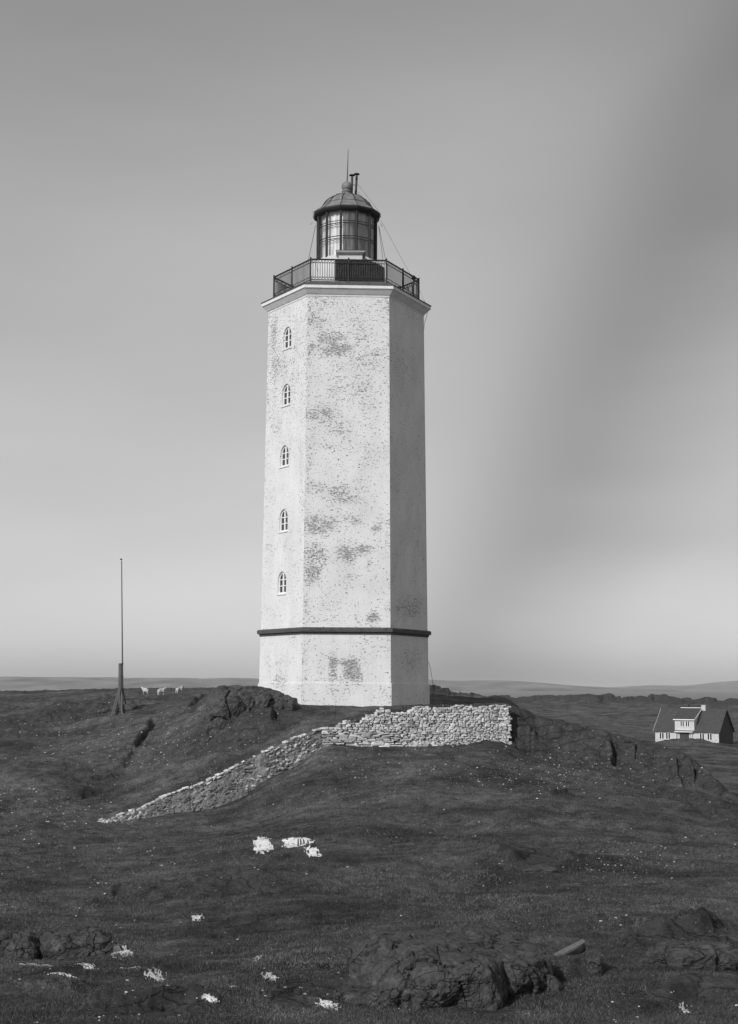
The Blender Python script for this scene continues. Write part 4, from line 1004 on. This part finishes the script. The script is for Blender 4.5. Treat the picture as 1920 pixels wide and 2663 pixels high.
# ------------------------------------------------------------------ snow patches
SN = [ # name label, centre u, v, half-width px, half-height px, slant, seed, threshold
 ('large ragged snow patch beside the dark rock at lower left', 303, 2466, 46, 26, .45, 3, .0),
 ('star-shaped snow patch right of the thin snow streaks, lower left', 404, 2541, 32, 20, .2, 5, .0),
 ('small snow patch alone on the open turf above the lower left patches', 514, 2385, 22, 11, .15, 8, .0),
 ('forked snow patch in the lower middle of the turf', 702, 2545, 24, 15, .2, 12, .0),
 ('triangular snow patch near the bottom edge, left of centre', 546, 2604, 22, 9, .0, 15, -.1),
 ('wedge-shaped snow patch near the bottom edge, just left of centre', 852, 2612, 30, 12, .35, 21, -.1),
 ('thin broken snow streak at the far lower left', 115, 2513, 70, 6, .1, 25, .05),
 ('thin slanting snow streak between the two dark rocks and the star-shaped patch', 228, 2513, 36, 8, .32, 28, .0),
 ('little white snow lump at the foot of the leftmost dark rock', 79, 2487, 14, 6, -.1, 31, -.25),
 ('tiny snow streak above the star-shaped patch', 350, 2518, 40, 6, .15, 35, .12),
 ('tiny snow spot left of the forked patch', 606, 2566, 14, 12, .1, 38, .08),
 ('small twisted snow spot above the forked patch', 671, 2492, 16, 11, -.5, 41, .08),
 ('round snow patch on open ground below the ramp wall', 683, 2196, 24, 19, .1, 44, -.25),
 ('wide snow patch with dark stakes, below the ramp wall', 775, 2193, 42, 12, .12, 47, -.2),
 ('oval snow patch touching the right end of the wide staked patch', 815, 2218, 22, 15, .45, 50, -.15),
 ('small white snow patch in the bottom right corner', 1780, 2627, 16, 14, .3, 53, .05),
 ('thin snow streak low down at the left edge', 160, 2535, 48, 5, .12, 57, .1),
]
for lab, u, v, hw, hh, sl_, sd, thr in SN:
    nU, nV = 84, 60; du = np.linspace(-1.25, 1.25, nU); dv = np.linspace(-1.25, 1.25, nV); A, B = np.meshgrid(du, dv)
    c0 = hit(u, v); px_m = c0.y/F; dm = c0.y/(F*max(.05, -c0.z/c0.y)); dm = min(max((hit(u, v-hh).y-hit(u, v+hh).y)/(2*hh), .18*dm), 1.3*dm)
    Y = c0.y-(B*hh+sl_*A*hw)*dm; X = c0.x*(Y/c0.y)+A*hw*px_m
    rr_ = A*A+B*B; f = 1-rr_+2.5*fbm(A*3.0+sd, B*2.4, 5, sd, .68)-thr*2-.42
    th_ = np.clip(f, 0, .35)/.35; Z = gz(X, Y)+th_**.6*.020-.008+(th_ > 0)*.006
    keep = f > 0; idx = -np.ones(A.shape, int); keepv = np.zeros(A.shape, bool); Fc = []
    for i in range(nV-1):
        for j in range(nU-1):
            if keep[i, j] and keep[i+1, j] and keep[i, j+1] and keep[i+1, j+1]:
                Fc.append((i, j)); keepv[i:i+2, j:j+2] = True
    if not Fc: continue
    n = 0; VV = []
    for i in range(nV):
        for j in range(nU):
            if keepv[i, j]: idx[i, j] = n; n += 1; VV.append((X[i, j], Y[i, j], Z[i, j]))
    ctr = Vector(np.mean(np.array(VV), 0)); VV = [Vector(q)-ctr for q in VV]
    FF = [(idx[i+1, j], idx[i+1, j+1], idx[i, j+1], idx[i, j]) for i, j in Fc]
    o = raw('snow_patch', VV, FF, M_snow, smooth=True, loc=ctr)
    tag(o, lab, 'snow patch', 'last snow patches on the turf')
# dark stakes
for i, (u, v0, v1, w) in enumerate(((775, 2202, 2183, 2), (782, 2198, 2182, 2), (790, 2196, 2183, 2), (801, 2200, 2186, 2), (811, 2206, 2194, 5), (818, 2206, 2188, 2.5))):
    h = hit(u, v0); H = (v0-v1)/F*h.y; o = MB()
    o.tube([(0, 0, -.08), (.01, 0, H*.5), (random.uniform(-.02, .02), 0, H)], [w/F*h.y*1.15, w/F*h.y, w/F*h.y*.6], 7).tube([(0.01, 0, H*.55), (.03, -.02, H*.75)], [.015, .008], 5)
    s_ = o.build('stake', M_rib); s_.location = h
    tag(s_, ['leftmost thin dark stake in the wide snow patch', 'second thin dark stake from the left in the wide snow patch', 'third thin dark stake from the left in the wide snow patch', 'fourth thin dark stake from the left in the wide snow patch', 'thickest, shortest dark stump at the right end of the wide snow patch', 'dark stake beside the thick stump, farthest right in the snow'][i], 'stake', 'dark stakes in the snow patch')
# leaning slab in the foreground
h0 = hit(1452, 2496); h1 = hit(1510, 2470); SV, SF, ST = [], [], []
ex = (h1-h0); L = ex.length; tl = math.atan2(ex.z, math.hypot(ex.x, ex.y))+.06; ex = Vector((ex.x, ex.y, 0)).normalized()
h0 = Vector(h0); mid_ = (h0+h1)/2+Vector((0, 0, .10))
sb_ = empty('stone_slab', tuple(mid_)); tag(sb_, 'thin tilted stone slab with a pale upper edge, right of the big foreground outcrop', 'stone slab')
stone(mid_, .55, .035, .20, tl*.4+.42, .08, Vector((1, .25, 0)).normalized()); stones_obj('slab', sb_, M_pebble)
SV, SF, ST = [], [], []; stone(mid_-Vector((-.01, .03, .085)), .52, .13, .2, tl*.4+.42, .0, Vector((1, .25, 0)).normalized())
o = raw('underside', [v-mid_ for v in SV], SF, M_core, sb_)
SV, SF, ST = [], [], []

# ------------------------------------------------------------------ scattered pale stones (uncountable) and turf
def scatter(n, dens, Y0=20, Y1=125):
    U = rng.uniform(-60, 1980, n); V = rng.uniform(1800, 2700, n); k = dens(U, V); m = rng.uniform(0, 1, n) < k
    return U[m], V[m]
def gauss(U, V, u, v, a, b): return np.exp(-((U-u)/a)**2-((V-v)/b)**2)
def dens(U, V):
    d = .03+.75*gauss(U, V, 400, 1930, 260, 75)+.6*gauss(U, V, 120, 2110, 200, 60)+.8*gauss(U, V, 1480, 2010, 260, 45)+.35*gauss(U, V, 1000, 1990, 300, 60)+.5*gauss(U, V, 560, 1860, 60, 40)+.5*gauss(U, V, 720, 1835, 90, 15)+.45*gauss(U, V, 1640, 2250, 120, 60)+.15*gauss(U, V, 250, 2230, 300, 80)
    return d
U, V = scatter(52000, dens); X, Y, ok = hits(U, V, 20, 125, 500); X, Y = X[ok], Y[ok]
m = (np.hypot(X-TX, Y-TY) > 5.3); X, Y = X[m], Y[m]; Z = gz(X, Y); n = len(X)
ico = np.array([(0, 0, 1)]+[(math.cos(a)*.9, math.sin(a)*.9, .35) for a in np.arange(5)*1.2566]+[(math.cos(a+.6), math.sin(a+.6), -.4) for a in np.arange(5)*1.2566])
tri = np.array([(0, 1+i, 1+(i+1) % 5) for i in range(5)]+[(1+i, 6+i, 1+(i+1) % 5) for i in range(5)]+[(1+(i+1) % 5, 6+i, 6+(i+1) % 5) for i in range(5)])
sz = (.008+.017*rng.pareto(3.0, n).clip(0, 1.7))*(Y/60)**.5; asp = rng.uniform(.6, 1.6, (n, 2)); rot = rng.uniform(0, 6.28, n)
P = ico[None]*np.ones((n, 1, 1))*(1+rng.uniform(-.25, .25, (n, 11, 3)))
px_ = P[..., 0]*asp[:, :1]; py_ = P[..., 1]*asp[:, 1:]; c, s = np.cos(rot)[:, None], np.sin(rot)[:, None]
VX = (px_*c-py_*s)*sz[:, None]+X[:, None]; VY = (px_*s+py_*c)*sz[:, None]+Y[:, None]; VZ = P[..., 2]*sz[:, None]*.7+Z[:, None]+sz[:, None]*.15
Qs = (tri[None]+np.arange(n)[:, None, None]*11).reshape(-1, 3)
o = bulk('scattered_stones', np.stack([VX, VY, VZ], -1).reshape(-1, 3), Qs, M_pebble, {'tone': np.repeat(rng.beta(1.3, 1.3, n), 11)}, False)
tag(o, 'small pale stones and grit strewn over the dark turf', 'stones', kind='stuff')

MGr = bpy.data.materials.new('dry_grass'); g = G(MGr); g.set(Base_Color=g.math('MULTIPLY', g.math('ADD', g.math('MULTIPLY', g.attr('tone'), .17), .022), g.rng(g.noise(g.pos(), .8, 5, .6), .3, .7, .6, 1.35)), Roughness=1.0, Specular_IOR_Level=.1)
nt_ = 230000
tt_ = rng.uniform(-.40, .40, nt_); yy_ = 1/np.sqrt(rng.uniform(1/78.0**2, 1/18.5**2, nt_)); xx_ = tt_*yy_
zz_ = gz(xx_, yy_); rk = terrain(xx_, yy_)[1]
tl_ = xx_/yy_; dl = yy_-yline(tl_)
clump = fbm(xx_*.9, yy_*.9, 4, 201)
keep = (rk < .45) & (np.abs(dl+.1) > .5) & (clump > -.45)
xx_, yy_, zz_, clump = xx_[keep], yy_[keep], zz_[keep], clump[keep]; n = len(xx_)
B = 4; xb = np.repeat(xx_, B)+rng.normal(0, .035, n*B)*np.repeat((yy_/30), B); yb = np.repeat(yy_, B)+rng.normal(0, .05, n*B)*np.repeat((yy_/30), B)
zb2 = gz(xb, yb); hgt = rng.uniform(.018, .06, n*B)*(1+1.7*np.repeat(clump, B)).clip(.2, 2.6)*np.repeat((yy_/32)**.45, B); wd = .0045*np.repeat((yy_/24), B)*rng.uniform(.7, 1.5, n*B)
an = rng.uniform(0, 3.14, n*B); lx = rng.normal(0, .55, n*B)*hgt; ly = rng.normal(0, .4, n*B)*hgt
v0 = np.stack([xb-np.cos(an)*wd, yb-np.sin(an)*wd, zb2-.01], -1); v1 = np.stack([xb+np.cos(an)*wd, yb+np.sin(an)*wd, zb2-.01], -1); v2 = np.stack([xb+lx, yb+ly, zb2+hgt], -1)
o = bulk('grass', np.stack([v0, v1, v2], 1).reshape(-1, 3), np.arange(n*B*3).reshape(-1, 3), MGr, {'tone': np.repeat(rng.beta(.9, 1.9, n*B)*1.15*np.clip(np.repeat(.85+1.5*fbm(xx_*.25, yy_*.16, 4, 411), B), .25, 1.5), 3)}, False)
tag(o, 'short dry grass covering the ground between the rocks', 'grass', kind='stuff')

# rock outcrops and single rocks
from mathutils import noise as mn
MR = bpy.data.materials.new('bare_dark_rock'); g = G(MR); rs = g.pos((1, 1, 1.6)); rn = g.noise(rs, 1.7, 8, .7); rf = g.noise(rs, 10, 8, .75)
vo = g.n('ShaderNodeTexVoronoi', {'Vector': g.n('ShaderNodeVectorMath', {0: rs, 1: g.n('ShaderNodeTexNoise', {'Vector': rs, 'Scale': 1.3, 'Detail': 5}).outputs['Color']}, operation='ADD').outputs[0], 'Scale': 1.5}, feature='DISTANCE_TO_EDGE').outputs['Distance']
crack = g.rng(vo, 0, .022, .12, 1); lich = g.rng(g.noise(rs, 4.0, 7, .75), .53, .63, 0, 1)
c = g.math('MULTIPLY', g.math('MULTIPLY', g.rng(rn, .3, .7, .6, 1.35), g.rng(rf, .3, .7, .5, 1.5)), g.math('MULTIPLY', crack, .088))
g.set(Base_Color=g.math('ADD', c, g.math('MULTIPLY', lich, .05)), Roughness=.95, Specular_IOR_Level=.15, Normal=g.bump(g.math('ADD', g.math('MULTIPLY', rf, 1.0), g.math('MULTIPLY', crack, .4)), .9, .10))
def boulder(u, v, Y, r, lab, asp=(1, 1, .7), seed=0, name='rock', n1_=40, n2_=20, sink=.15, rz=0, fr=2.2):
    q = hit(u, v, 18, 150) if Y is None else at(u, v, Y); Y = q.y; V = []; Fc = []; o3 = Vector((seed*7.3, seed*3.1, seed*1.7))
    for i in range(n2_+1):
        ph = -math.pi/2+math.pi*i/n2_
        for j in range(n1_):
            a = 2*math.pi*j/n1_; d = Vector((math.cos(a)*math.cos(ph), math.sin(a)*math.cos(ph), math.sin(ph)))
            # squarish body, then broken into blocks
            k = (abs(d.x)**3+abs(d.y)**3+abs(d.z)**3)**(-1/3.0)
            p_ = Vector((d.x*asp[0], d.y*asp[1], d.z*asp[2]))
            w_ = p_*fr*.62/max(asp)+o3; w_ += .30*mn.noise_vector(w_*1.1)
            ds, ps = mn.voronoi(Vector((w_.x*1.5, w_.y*1.2, w_.z*.55)))
            e = ds[1]-ds[0]; cell = mn.cell(ps[0]*13.7+o3)
            k *= .98+.16*mn.fractal(w_*.9, 1.0, 2.0, 3)+.07*(cell-.5)-.045*math.exp(-e/.045)+.035*mn.fractal(w_*5, .9, 2.0, 5)
            V.append((p_.x*r*k, p_.y*r*k, p_.z*r*k))
    for i in range(n2_):
        for j in range(n1_): Fc.append((i*n1_+j, i*n1_+(j+1) % n1_, (i+1)*n1_+(j+1) % n1_, (i+1)*n1_+j))
    o = raw(name, V, Fc, MR, loc=(q.x, Y, float(gz(q.x, Y))+r*asp[2]*sink)); o.rotation_euler = (0, 0, rz)
    tag(o, lab, 'rock'); return o
boulder(302, 1847, None, .42, 'jagged dark rock between the splayed struts of the mast', (1.1, .9, .6), 3)
boulder(330, 1845, None, .62, 'broad dark rock right of the foot of the mast', (1.3, 1, .55), 7)
boulder(277, 1850, None, .30, 'small dark rock at the foot of the left strut of the mast', (1.2, 1, .6), 11)
boulder(1131, 1786, 112, .55, 'dark rock on the skyline just right of the lighthouse foot', (1, 1, .8), 15)
boulder(645, 1868, 80.3, 1.0, 'big dark steep rock with pale streaks, left below the lighthouse foot', (2.45, 2.2, 1.25), 19, 'rock_outcrop', 150, 80, -.28, .1, 3.0)
boulder(592, 1865, 78.8, 1.0, 'dark bulging rock face at the left end of the big rock below the lighthouse', (1.25, 1.3, 1.6), 23, 'rock_outcrop', 130, 70, -.02, .3, 2.2)
boulder(1110, 2540, None, 1.0, 'large cracked rock outcrop in the right foreground', (1.15, 1.9, .80), 27, 'rock_outcrop', 240, 120, -.2, .1, 3.4)
boulder(1270, 2520, None, 1.0, 'right shoulder of the cracked foreground outcrop, falling steeply to the right', (.85, 1.5, .66), 31, 'rock_outcrop', 200, 100, -.2, .5, 3.0)
boulder(960, 2600, None, .5, 'low mossy rock left of the large cracked foreground outcrop', (1.1, 1.0, .35), 35, 'rock_outcrop', 110, 55, .0, 0, 2.6)
boulder(200, 2482, None, .62, 'rounded dark rock beside the large ragged snow patch, lower left', (1.15, 1.0, .75), 39, 'rock_outcrop', 140, 70, .1, .2, 2.6)
boulder(30, 2490, None, .58, 'dark rock cut by the left edge of the view, lower left', (1.0, .9, .8), 43, 'rock_outcrop', 110, 60, .1, 0, 2.6)
boulder(1545, 2520, None, .22, 'narrow upright rock right of the tilted stone slab', (.7, 1.0, 1.1), 47, 'rock_outcrop', 80, 50, .2, 0, 2.4)
boulder(1800, 2490, None, .62, 'broken low rock at the right, above the bottom right snow patch', (1.3, 1.1, .4), 51, 'rock_outcrop', 130, 60, .0, .2, 3.2)
boulder(1400, 2262, None, .55, 'flat slab of rock showing through the turf, right of centre', (1.1, 1.2, .16), 55, 'rock_outcrop', 110, 50, .05, .1, 2.6)

# ------------------------------------------------------------------ haze
mhz = bpy.data.materials.new('haze'); mhz.use_nodes = True; t = mhz.node_tree; t.nodes.clear()
pv_ = t.nodes.new('ShaderNodeVolumePrincipled'); pv_.inputs['Color'].default_value = (1, 1, 1, 1); pv_.inputs['Density'].default_value = 5e-5; pv_.inputs['Anisotropy'].default_value = 0
oo = t.nodes.new('ShaderNodeOutputMaterial'); t.links.new(pv_.outputs[0], oo.inputs['Volume'])
hz_ = MB().box((0, 0, 6), (64000, 64000, 84)).build('haze', mhz); hz_.display_type = 'WIRE'; tag(hz_, 'thin grey sea haze', 'haze', kind='stuff')
S.cycles.volume_bounces = 0
print('scene built', len(bpy.data.objects))
